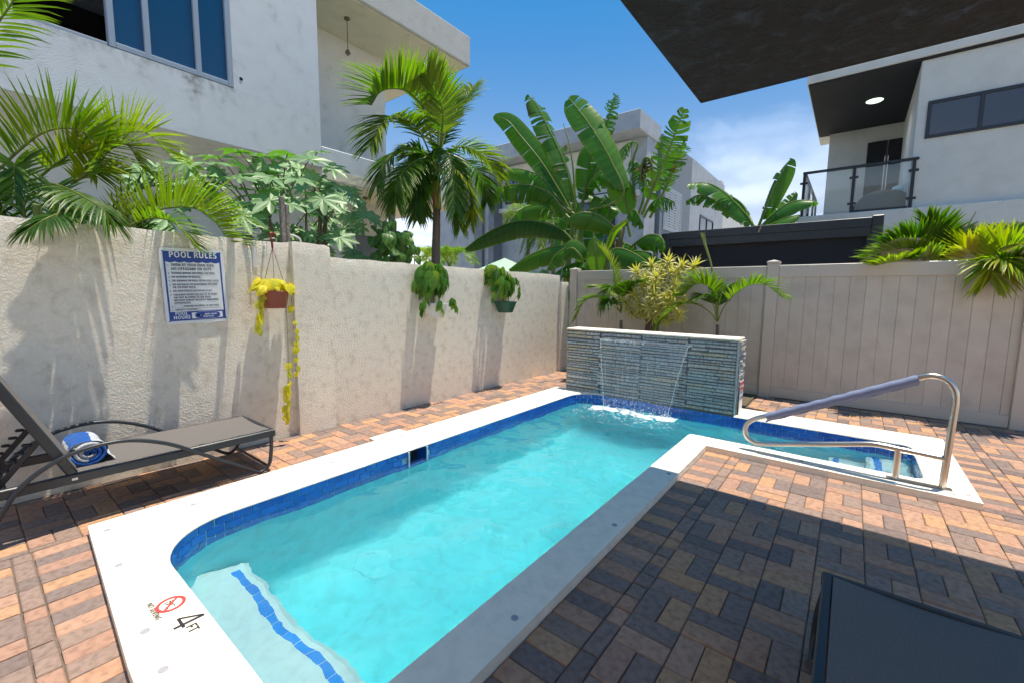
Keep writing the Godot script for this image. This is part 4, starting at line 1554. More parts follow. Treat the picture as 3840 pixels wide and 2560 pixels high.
# ---------------------------------------------------------------- loungers, rail, things on the wall
func lounger(label: String, at: Vector3, flat: bool) -> Node3D:
	# local: foot end at z 0, head towards +z, near rail at x 0, far rail at x -0.6
	var t := thing("sun_lounger", label, "sun lounger", at, "")
	t.scale = Vector3(1, 0.91, 1)
	for x in [0.0, -0.58]:
		var rail := Mb.new()
		box(rail, Vector3(x, 0.325, 0.70), Vector3(0.034, 0.062, 1.42), 0.006)
		part("side_rail", rail, M.frame_metal, t)
		var arm := Mb.new()
		var s := -0.024 if x < -0.1 else 0.024
		var p := [Vector3(x + s, 0.012, 1.52), Vector3(x + s, 0.14, 1.44), Vector3(x + s, 0.335, 1.335), Vector3(x + s, 0.45, 1.21), Vector3(x + s, 0.51, 1.06), Vector3(x + s, 0.512, 0.87), Vector3(x + s, 0.43, 0.67), Vector3(x + s, 0.29, 0.48), Vector3(x + s, 0.12, 0.26), Vector3(x + s, 0.028, 0.145), Vector3(x + s, 0.022, 0.09), Vector3(x + s, 0.07, 0.045), Vector3(x + s * 0.8, 0.18, 0.025), Vector3(x, 0.31, 0.012)]
		tube(arm, spline(p.slice(0, 8), 50), 0.0135, 0.0135, 10)
		if not flat:
			part("arm_tube", arm, M.frame_metal, t)
		var leg := Mb.new()
		tube(leg, spline(p.slice(7), 40), 0.0135, 0.0135, 10)
		part("leg_tube", leg, M.frame_metal, t)
		var back := Mb.new()
		var a := Vector3(x * 0.97 - 0.01, 0.35, 1.115)
		var b := Vector3(x * 0.97 - 0.01, 0.35, 1.88) if flat else Vector3(x * 0.97 - 0.01, 1.06, 1.40)
		var d := (b - a).normalized()
		box(back, (a + b) / 2, Vector3(0.032, a.distance_to(b), 0.05), 0.008, Basis(Vector3(1, 0, 0), d, Vector3(1, 0, 0).cross(d)))
		part("back_rail", back, M.frame_metal, t)
		# notched prop that sets the slope of the back
		var prop := Mb.new()
		var pa := Vector3(x * 0.72 - 0.08, 0.31, 1.45)
		var pb := Vector3(x * 0.72 - 0.08, 0.62, 1.235)
		var pd := (pb - pa).normalized()
		var bas := Basis(Vector3(1, 0, 0), pd, Vector3(1, 0, 0).cross(pd))
		box(prop, (pa + pb) / 2 - bas.z * 0.02, Vector3(0.02, pa.distance_to(pb), 0.03), 0.004, bas)
		for k in 6:
			box(prop, pa + pd * (0.04 + k * 0.055) + bas.z * 0.012, Vector3(0.02, 0.020, 0.04), 0.006, bas * Basis(Vector3(1, 0, 0), 0.5))
		if not flat:
			part("notched_prop", prop, M.black_metal, t)
	part("end_bar", mbox(Vector3(-0.60, 0.295, -0.015), Vector3(0.02, 0.355, 0.015), 0.006), M.frame_metal, t)
	for q in [[0.30, 1.38, 0.012], [0.05, 0.055, 0.011]]:
		var cross := Mb.new()
		rod(cross, Vector3(0, q[0], q[1]), Vector3(-0.58, q[0], q[1]), q[2])
		part("cross_bar", cross, M.frame_metal, t)
	var cloth := Mb.new()
	var pts := PackedVector3Array()
	for j in 20:
		for i in 9:
			var u := i / 8.0
			pts.append(Vector3(-0.018 - 0.545 * u, 0.357 - 0.012 * sin(PI * u), 0.012 + 1.10 * j / 19.0))
	cloth.sheet(pts, 9, PackedColorArray(), false, false)
	var seat := part("seat_sling", cloth, M.mesh_fabric, t)
	var seam := Mb.new()
	for x in [-0.045, -0.054]:
		for k in 90:
			box(seam, Vector3(x, 0.3545, 0.02 + k * 0.012), Vector3(0.0016, 0.0012, 0.007))
	part("stitching", seam, mat("thread", Color(0.2, 0.19, 0.18), 0.8), seat)
	cloth = Mb.new()
	pts = PackedVector3Array()
	for j in 16:
		for i in 9:
			var u := i / 8.0
			var v := j / 15.0
			pts.append(Vector3(-0.02 - 0.545 * u, 0.357 - 0.012 * sin(PI * u), 1.113 + 0.75 * v) if flat else Vector3(-0.02 - 0.545 * u, 0.37 + 0.69 * v, 1.10 + 0.285 * v - 0.02 * sin(PI * u)))
	cloth.sheet(pts, 9)
	part("back_sling", cloth, M.mesh_fabric, t)
	part("label_tag", mbox(Vector3(0.0175, 0.318, 1.10), Vector3(0.0185, 0.332, 1.125)), M.sign_white, t)
	return t

func loungers() -> void:
	lounger("dark grey sun lounger by the garden wall with a rolled towel on it", Vector3(-3.53, 0, -1.455), false)
	lounger("dark grey sun lounger standing on the shaded pavers right of the pool", Vector3(0.585, 0, -2.03), true)
	var t := thing("rolled_towel", "rolled towel in blue and white stripes lying on the lounger", "towel", Vector3(-3.66, 0.322, -0.43))
	# roll lies along x; stripes run round it
	var seg := 40
	for q in [[-50, 18, true], [18, 102, false], [102, 165, true], [165, 250, false], [250, 310, true]]:
		var mb := Mb.new()
		var pts := PackedVector3Array()
		for j in 15:
			var x := -0.36 * j / 14.0
			for i in 15:
				var an := deg_to_rad(lerpf(q[0], q[1], i / 14.0)) - x * 0.5
				var rad := 0.078 + 0.004 * sin(an * 3 + x * 20) + 0.003 * sin(x * 60 + an) - 0.02 * pow(j / 14.0, 8.0)
				pts.append(Vector3(x - 0.012 * sin(an * 2), 0.074 + rad * 0.94 * sin(an), rad * 1.1 * cos(an)))
		mb.sheet(pts, 15, PackedColorArray(), false, true)
		part("towel_stripe", mb, M.towel_white if q[2] else M.towel_blue, t)
	var spiral := Mb.new()
	var white := Mb.new()
	for k in 110:
		var an := k * 0.17
		var rad := 0.010 + 0.066 * k / 110.0
		var c := Vector3(0.004, 0.074 + rad * sin(an) * 0.94, rad * 1.1 * cos(an))
		var tgt := spiral if int(k / 22) % 2 == 0 else white
		box(tgt, c, Vector3(0.028, 0.021, 0.018), 0.006, Basis(Vector3(1, 0, 0), -an))
	part("roll_end", spiral, M.towel_blue, t)
	part("roll_end", white, M.towel_white, t)
	var flap := Mb.new()
	var fp := PackedVector3Array()
	for j in 6:
		for i in 10:
			fp.append(Vector3(-0.32 * i / 9.0 + 0.01, 0.05 - 0.046 * j / 5.0 + 0.01 * sin(i * 1.3) * j / 5.0, -0.083 - 0.035 * j / 5.0))
	flap.sheet(fp, 10)
	part("loose_end", flap, M.towel_white, t)

func handrail() -> void:
	var t := thing("pool_handrail", "bent stainless steel handrail with padded sleeve by the pool steps", "handrail")
	var z := -4.268
	var rad := 0.021
	var bar := Mb.new()
	var p := [Vector3(0.607, 0.05, z), Vector3(0.613, 0.25, z), Vector3(0.620, 0.55, z), Vector3(0.622, 0.70, z), Vector3(0.608, 0.775, z), Vector3(0.565, 0.835, z), Vector3(0.500, 0.856, z), Vector3(0.43, 0.838, z), Vector3(0.2, 0.728, z), Vector3(-0.2, 0.535, z), Vector3(-0.5, 0.385, z), Vector3(-0.60, 0.335, z), Vector3(-0.655, 0.285, z), Vector3(-0.672, 0.225, z), Vector3(-0.655, 0.165, z), Vector3(-0.610, 0.128, z), Vector3(-0.54, 0.122, z), Vector3(-0.3, 0.172, z), Vector3(0.0, 0.240, z), Vector3(0.16, 0.278, z), Vector3(0.24, 0.288, z), Vector3(0.34, 0.283, z), Vector3(0.60, 0.268, z)]
	tube(bar, spline(p, 220), rad, rad, 16)
	part("bent_tube", bar, M.steel, t)
	var post := Mb.new()
	rod(post, Vector3(0.352, 0.05, z), Vector3(0.352, 0.28, z), rad, 16)
	part("short_post", post, M.steel, t)
	part("base_plate", mbox(Vector3(0.30, 0.05, z - 0.03), Vector3(0.66, 0.056, z + 0.035), 0.002), M.steel, t)
	var sl := Mb.new()
	var q := PackedVector3Array()
	for k in 60:
		var u := k / 59.0
		q.append(Vector3(lerpf(0.42, -0.515, u), lerpf(0.833, 0.378, u) - 0.012 + 0.0015 * sin(k * 0.9), z))
	tube(sl, q, 0.036, 0.034, 16)
	var ridge := PackedVector3Array()
	for k in 60:
		var u := k / 59.0
		ridge.append(Vector3(lerpf(0.42, -0.515, u), lerpf(0.833, 0.378, u) - 0.046 + 0.003 * sin(k * 0.7), z + 0.012))
	tube(sl, ridge, 0.009, 0.008, 8)
	part("padded_sleeve", sl, M.sleeve, t)

func sign_text(o: Node3D, s: String, y: float, x0: float, x1: float, h: float, m: Material) -> void:
	# local x to the right along the board, y up, z out of it
	var tm := text(s, h)
	var w := tm.get_aabb().size.x
	var k := (x1 - x0) / maxf(w, 0.001)
	put("lettering", tm, m, o, Transform3D(Basis().scaled(Vector3(k, 1, 1)), Vector3((x0 + x1) / 2, y, 0.0032)))

func wall_things() -> void:
	# pool rules board: local frame on the wall, x towards -z
	var t := thing("pool_rules_sign", "blue and white pool rules sign on the stucco wall", "sign", Vector3(-4.238, 1.127, -1.0))
	t.basis = Basis(Vector3(0, 0.035, -1).normalized(), Vector3(0, 1, 0.03).normalized(), Vector3(1, 0, 0))
	var w := 0.437
	var h := 0.60
	var plate := Mb.new()
	var rim := []
	for c in [[w - 0.02, h - 0.02, 0], [0.02, h - 0.02, 90], [0.02, 0.02, 180], [w - 0.02, 0.02, 270]]:
		for k in 7:
			var a := deg_to_rad(c[2] + k * 15.0)
			rim.append(Vector3(c[0] + cos(a) * 0.02, c[1] + sin(a) * 0.02, 0.0015))
	plate.poly(rim, Vector3(0, 0, 1))
	for k in rim.size():
		var a: Vector3 = rim[k]
		var b: Vector3 = rim[(k + 1) % rim.size()]
		plate.poly([a, b, b - Vector3(0, 0, 0.004), a - Vector3(0, 0, 0.004)], (a + b) / 2 - Vector3(w / 2, h / 2, 0))
	part("board", plate, M.sign_white, t)
	var blue := Mb.new()
	var z := 0.0022
	for q in [[0.022, 0.025, 0.034, 0.575], [w - 0.034, 0.025, w - 0.022, 0.575], [0.034, 0.025, w - 0.034, 0.098]]:
		blue.poly([Vector3(q[0], q[1], z), Vector3(q[2], q[1], z), Vector3(q[2], q[3], z), Vector3(q[0], q[3], z)], Vector3(0, 0, 1))
	for k in 48:
		var xa := lerpf(0.034, w - 0.034, k / 48.0)
		var xb := lerpf(0.034, w - 0.034, (k + 1) / 48.0)
		var wave := func(x): return 0.495 - 0.008 * absf(sin((x - 0.034) * PI / 0.0615))
		blue.poly([Vector3(xa, wave.call(xa), z), Vector3(xb, wave.call(xb), z), Vector3(xb, 0.575, z), Vector3(xa, 0.575, z)], Vector3(0, 0, 1))
	part("blue_print", blue, M.sign_blue, t)
	sign_text(t, "POOL RULES", 0.510, 0.062, 0.385, 0.046, M.sign_white)
	for q in [["1.", 0.458, 0.045, 0.053, 0.015], ["SWIM AT YOUR OWN RISK,", 0.458, 0.068, 0.365, 0.020], ["NO LIFEGUARD ON DUTY.", 0.427, 0.068, 0.345, 0.020], ["2.", 0.398, 0.045, 0.054, 0.012], ["SHOWER BEFORE ENTERING THE POOL.", 0.398, 0.066, 0.366, 0.0145], ["3.", 0.368, 0.045, 0.054, 0.012], ["NO RUNNING OR DIVING.", 0.368, 0.066, 0.258, 0.0145], ["4.", 0.338, 0.045, 0.054, 0.012], ["NO ANIMALS IN POOL OR ON POOL DECK.", 0.338, 0.066, 0.388, 0.0145], ["5.", 0.308, 0.045, 0.054, 0.012], ["NO EATABLES OR GLASSWARE IN POOL", 0.308, 0.066, 0.372, 0.0145], ["OR ON POOL DECK.", 0.286, 0.066, 0.218, 0.0145], ["6.", 0.257, 0.045, 0.054, 0.012], ["NO BOISTEROUS OR ROUGH PLAY.", 0.257, 0.066, 0.332, 0.0145], ["7.", 0.227, 0.045, 0.054, 0.012], ["CHILDREN UNDER THE AGE OF 14 YEARS", 0.227, 0.064, 0.366, 0.0145], ["ARE NOT ALLOWED TO USE POOL", 0.205, 0.064, 0.318, 0.0145], ["WITHOUT PARENT OR ADULT GUARDIAN", 0.183, 0.064, 0.370, 0.0145], ["SUPERVISION.", 0.161, 0.064, 0.176, 0.0145], ["8.", 0.134, 0.045, 0.055, 0.013], ["PERSONS ALLOWED IN THE POOL.", 0.134, 0.125, 0.376, 0.0145], ["9.", 0.108, 0.045, 0.055, 0.012], ["EMERGENCY ASSISTANCE", 0.108, 0.066, 0.215, 0.0135]]:
		sign_text(t, q[0], q[1] - 0.006, q[2], q[3], q[4], M.sign_ink)
	var outline := Mb.new()
	for q in [[0.064, 0.128, 0.118, 0.151], [0.222, 0.102, 0.385, 0.121]]:
		for e in [[q[0], q[1], q[2], q[1] + 0.0014], [q[0], q[3] - 0.0014, q[2], q[3]], [q[0], q[1], q[0] + 0.0014, q[3]], [q[2] - 0.0014, q[1], q[2], q[3]]]:
			outline.poly([Vector3(e[0], e[1], 0.003), Vector3(e[2], e[1], 0.003), Vector3(e[2], e[3], 0.003), Vector3(e[0], e[3], 0.003)], Vector3(0, 0, 1))
	part("form_box", outline, M.sign_blue, t)
	sign_text(t, "POOL", 0.061, 0.062, 0.146, 0.026, M.sign_white)
	sign_text(t, "HOURS", 0.030, 0.050, 0.160, 0.026, M.sign_white)
	part("white_patch", mbox(Vector3(0.172, 0.038, 0.0023), Vector3(0.392, 0.086, 0.003)), M.sign_white, t)
	for e in [[0.092, 0.031, 0.0033, M.sign_white], [0.089, 0.029, 0.0042, M.sign_blue]]:
		var oval := Mb.new()
		var ring := []
		for k in 36:
			var a := TAU * k / 36.0
			var ca := cos(a)
			var sa := sin(a)
			ring.append(Vector3(0.283 + e[0] * signf(ca) * pow(absf(ca), 0.6), 0.062 + e[1] * signf(sa) * pow(absf(sa), 0.8), e[2]))
		oval.poly(ring, Vector3(0, 0, 1))
		part("quiet_hours_plaque", oval, e[3], t)
	for q in [["QUIET HOURS", 0.062, 0.262, 0.350, 0.013], ["10 pm to 8 am", 0.045, 0.250, 0.326, 0.012]]:
		var tm := text(q[0], q[4])
		var k: float = (q[3] - q[2]) / tm.get_aabb().size.x
		put("lettering", tm, M.sign_white, t, Transform3D(Basis().scaled(Vector3(k, 1, 1)), Vector3((q[2] + q[3]) / 2, q[1] - 0.004, 0.005)))
	var horn := Mb.new()
	horn.poly([Vector3(0.207, 0.058, 0.0052), Vector3(0.214, 0.058, 0.0052), Vector3(0.224, 0.050, 0.0052), Vector3(0.224, 0.074, 0.0052), Vector3(0.214, 0.066, 0.0052), Vector3(0.207, 0.066, 0.0052)], Vector3(0, 0, 1))
	for s in [-1.0, 1.0]:
		box(horn, Vector3(0.233, 0.061, 0.0052), Vector3(0.012, 0.0014, 0.0006), 0.0, Basis(Vector3(0, 0, 1), s * 0.8))
	part("mute_symbol", horn, M.sign_white, t)
	var screws := Mb.new()
	for q in [[0.022, 0.575], [w - 0.022, 0.575], [0.022, 0.025], [w - 0.022, 0.025]]:
		lathe(screws, Vector3(q[0], q[1], 0.0025), [Vector2(0.0, 0.003), Vector2(0.004, 0.0025), Vector2(0.0055, 0.0)], 10, Basis(Vector3(1, 0, 0), PI / 2))
	part("screw", screws, M.sign_ink, t)
	# bracket and hanging terracotta pot
	var b := thing("hook_bracket", "flat white metal bracket screwed to the wall beside the hanging pot", "bracket")
	part("strap", mbox(Vector3(-4.249, 1.61, -1.69), Vector3(-4.243, 1.845, -1.655), 0.001), M.white_plastic, b)
	part("arm", mbox(Vector3(-4.25, 1.862, -1.775), Vector3(-4.07, 1.872, -1.755), 0.001), M.white_plastic, b)
	var p := thing("hanging_pot", "terracotta hanging pot on a red hook with trailing yellow pothos", "plant pot", Vector3(-4.10, 1.25, -1.765))
	pot(p, 0.115, 0.092, 0.155, M.terracotta)
	var hook := Mb.new()
	tube(hook, spline([Vector3(0.0, 0.53, 0.0), Vector3(0, 0.60, 0.004), Vector3(0.006, 0.645, 0.02), Vector3(0.0, 0.665, 0.0), Vector3(0, 0.655, -0.026), Vector3(0, 0.628, -0.034)], 30), 0.009, 0.008, 8)
	var hk := part("hook", hook, M.red_plastic, p)
	for a in [0.4, 2.5, 4.6]:
		var wire := Mb.new()
		rod(wire, Vector3(0, 0.535, 0), Vector3(cos(a) * 0.113, 0.155, sin(a) * 0.113), 0.0022, 5)
		part("hanger", wire, M.red_plastic, p)
	var gold := []
	for v in 4:
		gold.append(heart_mesh(Color(0.86, 0.73, 0.025), [Color(0.9, 0.8, 0.06), Color(0.62, 0.62, 0.03), Color(0.36, 0.46, 0.05), Color(0.95, 0.84, 0.10)][v], 0.82, v))
	for k in 62:
		var a := r(0, TAU)
		var d := Vector3(cos(a), r(-0.4, 0.5), sin(a))
		var q := Vector3(cos(a) * r(0.02, 0.12), 0.155 + r(0.0, 0.10), sin(a) * r(0.03, 0.165))
		put("leaf", gold[k % 4], M.leaf_yellow, p, at_(q, facing(Vector3(d.x * 0.8 + 0.35, 0.75, d.z * 0.6), d, r(0.065, 0.105))))
	for q in [[Vector3(0.10, 0.15, -0.05), Vector3(0.125, -0.35, -0.04), Vector3(0.11, -1.06, 0.005), 18], [Vector3(0.04, 0.15, -0.12), Vector3(0.05, -0.2, -0.15), Vector3(0.06, -0.62, -0.14), 9], [Vector3(0.02, 0.15, 0.12), Vector3(0.05, 0.0, 0.155), Vector3(0.06, -0.20, 0.17), 13]]:
		trail(p, q[0], q[1], q[2], q[3], gold, M.leaf_yellow, 0.068, 0.45 if q[3] == 18 else 0.1)
	for q in [["white", Vector3(-4.09, 1.10, -3.665), M.white_plastic, 0.150, 0.112, 0.18, "white hanging pot with bushy green leaves and a rust stained base", 0], ["green", Vector3(-4.09, 1.125, -5.06), M.green_plastic, 0.165, 0.112, 0.165, "dark green hanging pot with bushy green leaves on the wall", 1]]:
		var o := thing("wall_pot", q[6], "plant pot", q[1], "leafy pots hung on the stucco wall")
		pot(o, q[3], q[4], q[5], q[2])
		var green := []
		for v in 4:
			green.append(heart_mesh([Color(0.09, 0.26, 0.02), Color(0.15, 0.36, 0.025), Color(0.11, 0.29, 0.02), Color(0.27, 0.43, 0.025)][v], [Color(0.09, 0.24, 0.02), Color(0.16, 0.33, 0.03), Color(0.06, 0.17, 0.025), Color(0.32, 0.42, 0.02)][v], 0.58, v))
		var big := 150
		for k in big:
			var hgt := pow(rng.randf(), 0.8)
			var a := r(0, TAU)
			var reach := lerpf(0.10, 0.17, sin(PI * minf(hgt * 1.1, 1.0))) * sqrt(rng.randf() * 0.75 + 0.25)
			var shift := 0.0 if q[7] == 0 else lerpf(0.0, 0.22, hgt)
			var c := Vector3(cos(a) * reach * 0.9, q[5] + 0.17 + hgt * 0.31, sin(a) * reach * 1.35 + shift + (0.03 if q[7] == 0 else 0.0))
			if q[7] == 1 and c.z > 0.14:
				c.y += 0.03
			var d := Vector3(cos(a) + 0.35, -0.35 - rng.randf() * 0.6, sin(a) * 0.9)
			var nn := Vector3(cos(a) * 0.9 + 0.9, 0.55, sin(a) * 0.8)
			put("leaf", green[rng.randi_range(0, 3)], M.leaf, o, at_(c, facing(nn, d, r(0.11, 0.19))))
		var stems := Mb.new()
		for k in 16:
			var a := r(0, TAU)
			tube(stems, spline([Vector3(cos(a) * 0.05, q[5] - 0.03, sin(a) * 0.05), Vector3(cos(a) * 0.06, q[5] + 0.12, sin(a) * 0.07), Vector3(cos(a) * 0.10, q[5] + 0.3, sin(a) * 0.13)], 8), 0.004, 0.002, 5)
		part("stem", stems, M.stem, o)
		var sides := [[Vector3(0.06, q[5], 0.12), Vector3(0.10, q[5] + 0.03, 0.26), Vector3(0.09, q[5] - 0.14, 0.33), 9], [Vector3(0.08, q[5], -0.10), Vector3(0.12, q[5] + 0.05, -0.2), Vector3(0.11, q[5] - 0.08, -0.27), 8], [Vector3(0.10, q[5], 0.04), Vector3(0.155, q[5] + 0.02, 0.05), Vector3(0.15, q[5] - 0.10, 0.02), 5]]
		if q[7] == 1:
			sides = [[Vector3(0.04, q[5] + 0.05, 0.12), Vector3(0.06, q[5] + 0.12, 0.32), Vector3(0.07, q[5] + 0.02, 0.42), 5], [Vector3(0.05, q[5], -0.12), Vector3(0.08, q[5] + 0.12, -0.22), Vector3(0.07, q[5] + 0.25, -0.24), 6], [Vector3(0.05, q[5] + 0.3, -0.06), Vector3(0.05, q[5] + 0.35, -0.16), Vector3(0.05, q[5] + 0.3, -0.25), 5]]
		for s in sides:
			trail(o, s[0], s[1], s[2], s[3], green, M.leaf, 0.11, 0.2)

func pot(o: Node3D, r1: float, r0: float, h: float, m: Material) -> void:
	var mb := Mb.new()
	lathe(mb, Vector3(), [Vector2(0.0, 0.0), Vector2(r0 * 0.92, 0.0), Vector2(r0, 0.008), Vector2(r1 * 0.985, h - 0.022), Vector2(r1 * 1.03, h - 0.02), Vector2(r1 * 1.03, h), Vector2(r1 * 0.96, h), Vector2(r1 * 0.92, h - 0.03)], 32)
	part("pot", mb, m, o)
	var soil := Mb.new()
	lathe(soil, Vector3(), [Vector2(0.0, h - 0.02), Vector2(r1 * 0.93, h - 0.03)], 20)
	part("soil", soil, M.earth, o)

func trail(o: Node3D, a: Vector3, b: Vector3, c: Vector3, count: int, shapes: Array, m: Material, size: float, bare: float) -> void:
	var sp := spline([a, b, b.lerp(c, 0.5) + Vector3(r(-0.012, 0.012), 0, r(-0.012, 0.012)), c], 24)
	var vine := Mb.new()
	tube(vine, sp, 0.0032, 0.0018, 5)
	part("vine", vine, mat("vine_stem", Color(0.33, 0.24, 0.05), 0.6), o)
	for k in count:
		var f := bare + (1.0 - bare) * (k + rng.randf()) / count
		if bare > 0.3 and f < 0.6 and rng.randf() < 0.6:
			continue
		var q := sp[int(minf(f, 0.999) * 24)]
		var an := r(0, TAU)
		var d := Vector3(0.25 + 0.3 * cos(an), -0.8, sin(an) * 0.8)
		put("leaf", shapes[rng.randi_range(0, shapes.size() - 1)], m, o, at_(q, facing(Vector3(1.0, 0.35, sin(an) * 0.4), d, size * r(0.75, 1.15))))

# ---------------------------------------------------------------- palms
func trunk(o: Node3D, p: Array, r0: float, r1: float, rings: int, m: Material) -> void:
	var mb := Mb.new()
	var sp := spline(p, 60)
	tube(mb, sp, r0, r1, 12)
	for k in rings:
		var f := float(k + 1) / (rings + 1)
		var q := sp[int(f * 60)]
		var rad := lerpf(r0, r1, f)
		lathe(mb, q, [Vector2(rad * 0.98, -0.010), Vector2(rad * 1.05, 0.0), Vector2(rad * 0.98, 0.010)], 12)
	part("trunk", mb, m, o)

func palms() -> void:
	var dk := Color(0.05, 0.125, 0.016)
	var gr := Color(0.125, 0.235, 0.022)
	var lm := Color(0.32, 0.39, 0.025)
	var yl := Color(0.56, 0.52, 0.03)
	# areca clump hanging over the wall on the left
	var a := thing("areca_palm", "clump of arching yellow green areca palm fronds spilling over the left wall", "palm", Vector3(-5.000, 1.903, -0.446))
	a.position.y = 0.0
	var o := a.position
	var list := [
		[[Vector3(-4.900, 2.218, -0.235), Vector3(-4.900, 2.399, -0.358), Vector3(-4.850, 2.547, -0.480), Vector3(-4.800, 2.613, -0.607), Vector3(-4.750, 2.590, -0.703), Vector3(-4.700, 2.486, -0.765), Vector3(-4.650, 2.286, -0.772)], {"len": 0.42, "lift": 1.15, "n": 44, "c0": gr, "c1": lm, "w": 0.024, "droop": 0.22, "ang0": 0.75, "ang1": 0.8}],
		[[Vector3(-5.000, 2.272, -0.651), Vector3(-4.950, 2.387, -0.731), Vector3(-4.900, 2.552, -0.832), Vector3(-4.850, 2.670, -0.948), Vector3(-4.800, 2.713, -1.098), Vector3(-4.750, 2.540, -1.243)], {"len": 0.40, "lift": 0.6, "n": 46, "c0": lm, "c1": yl, "w": 0.022, "droop": 0.25}],
		[[Vector3(-4.700, 2.223, -0.627), Vector3(-4.700, 2.348, -0.741), Vector3(-4.700, 2.507, -0.845), Vector3(-4.700, 2.554, -0.947), Vector3(-4.700, 2.411, -1.014)], {"len": 0.34, "lift": 0.3, "n": 40, "c0": gr, "c1": yl, "w": 0.022, "droop": 0.4}],
		[[Vector3(-4.750, 1.895, -0.880), Vector3(-4.600, 2.005, -0.994), Vector3(-4.500, 2.078, -1.145), Vector3(-4.450, 2.090, -1.292), Vector3(-4.400, 2.002, -1.420), Vector3(-4.300, 1.807, -1.501)], {"len": 0.40, "lift": 1.15, "n": 54, "c0": lm, "c1": Color(0.34, 0.40, 0.03), "w": 0.022, "droop": 0.12, "base": 0.02, "ang0": 0.5, "ang1": 0.9}],
		[[Vector3(-4.600, 1.879, -0.852), Vector3(-4.450, 1.964, -0.994), Vector3(-4.300, 1.947, -1.088), Vector3(-4.200, 1.862, -1.145), Vector3(-4.150, 1.737, -1.205)], {"len": 0.24, "lift": 0.35, "n": 36, "c0": gr, "c1": lm, "w": 0.018, "droop": 0.3}],
		[[Vector3(-4.800, 2.183, -0.505), Vector3(-4.500, 2.119, -0.540), Vector3(-4.250, 2.039, -0.586), Vector3(-4.100, 1.959, -0.648), Vector3(-4.050, 1.871, -0.704)], {"len": 0.30, "lift": -0.2, "n": 40, "c0": dk, "c1": gr, "w": 0.020, "droop": 1.1}],
		[[Vector3(-4.600, 2.024, -0.704), Vector3(-4.300, 1.949, -0.559), Vector3(-4.150, 1.890, -0.454), Vector3(-4.080, 1.834, -0.377), Vector3(-4.050, 1.759, -0.300)], {"len": 0.26, "lift": -0.1, "n": 34, "c0": dk, "c1": dk, "w": 0.022, "droop": 1.0}],
		[[Vector3(-5.100, 2.283, -0.482), Vector3(-5.000, 2.365, -0.552), Vector3(-4.950, 2.475, -0.659), Vector3(-4.900, 2.452, -0.729), Vector3(-4.850, 2.304, -0.759)], {"len": 0.34, "lift": 0.5, "n": 40, "c0": gr, "c1": yl, "w": 0.022, "droop": 0.4}],
		[[Vector3(-5.000, 2.237, -0.633), Vector3(-4.900, 2.303, -0.719), Vector3(-4.850, 2.336, -0.810), Vector3(-4.800, 2.341, -0.918)], {"len": 0.26, "lift": 0.4, "n": 30, "c0": lm, "c1": yl, "w": 0.018, "droop": 0.5}],
		[[Vector3(-5.000, 2.101, -0.063), Vector3(-4.800, 2.648, -0.155), Vector3(-4.600, 3.040, -0.267), Vector3(-4.500, 3.248, -0.365), Vector3(-4.400, 3.394, -0.444), Vector3(-4.300, 3.458, -0.562)], {"len": 0.34, "lift": -0.1, "n": 34, "c0": gr, "c1": lm, "w": 0.020, "droop": 0.5, "base": 0.3}]]
	for q in list:
		var pts := []
		for v in q[0]:
			pts.append(v - o)
		frond(a, pts, M.leaf, q[1])
	for k in 34:
		var b: Vector3 = Vector3(r(-5.6, -4.75), r(1.2, 1.9), r(-1.25, 0.6)) - o
		var out := Vector3(r(-0.2, 0.5), 0, r(-0.9, 0.7))
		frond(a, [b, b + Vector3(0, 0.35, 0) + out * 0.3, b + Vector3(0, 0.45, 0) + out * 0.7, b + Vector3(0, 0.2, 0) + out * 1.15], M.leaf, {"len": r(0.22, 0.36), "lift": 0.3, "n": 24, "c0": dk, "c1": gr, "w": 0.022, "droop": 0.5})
	for k in 6:
		var st := Mb.new()
		var b := Vector3(r(-0.5, 0.4), 0, r(-0.6, 0.6))
		tube(st, spline([b, b + Vector3(r(-0.1, 0.1), 1.0, r(-0.1, 0.1)), b + Vector3(r(-0.2, 0.2), 2.0, r(-0.2, 0.2))], 12), 0.035, 0.022, 8)
		part("stem", st, M.stem, a)
	# Christmas palm behind the wall
	var base := Vector3(-5.600, 1.903, -5.043)
	var c := thing("christmas_palm", "tall feather palm with grey ringed trunk before the balcony", "palm", Vector3(base.x, 0, base.z))
	o = c.position
	var crown := Vector3(-5.600, 3.225, -5.083)
	trunk(c, [Vector3(0, -0.05, 0), Vector3(-5.600, 1.903, -5.043) - o, Vector3(-5.600, 2.361, -5.057) - o, Vector3(-5.600, 2.794, -5.072) - o], 0.078, 0.062, 26, M.bark)
	var shaft := Mb.new()
	tube(shaft, spline([Vector3(-5.600, 2.794, -5.072) - o, Vector3(-5.600, 3.039, -5.078) - o, Vector3(-5.600, 3.312, -5.084) - o, Vector3(-5.600, 3.509, -5.089) - o], 20), 0.075, 0.042, 12)
	part("crownshaft", shaft, mat("crownshaft", Color(0.23, 0.26, 0.06), 0.5), c)
	var sheath := Mb.new()
	tube(sheath, spline([Vector3(-5.540, 2.830, -4.981) - o, Vector3(-5.540, 3.008, -4.950) - o, Vector3(-5.540, 3.183, -4.978) - o], 10), 0.022, 0.042, 8)
	part("old_sheath", sheath, mat("old_sheath", Color(0.34, 0.15, 0.08), 0.7), c)
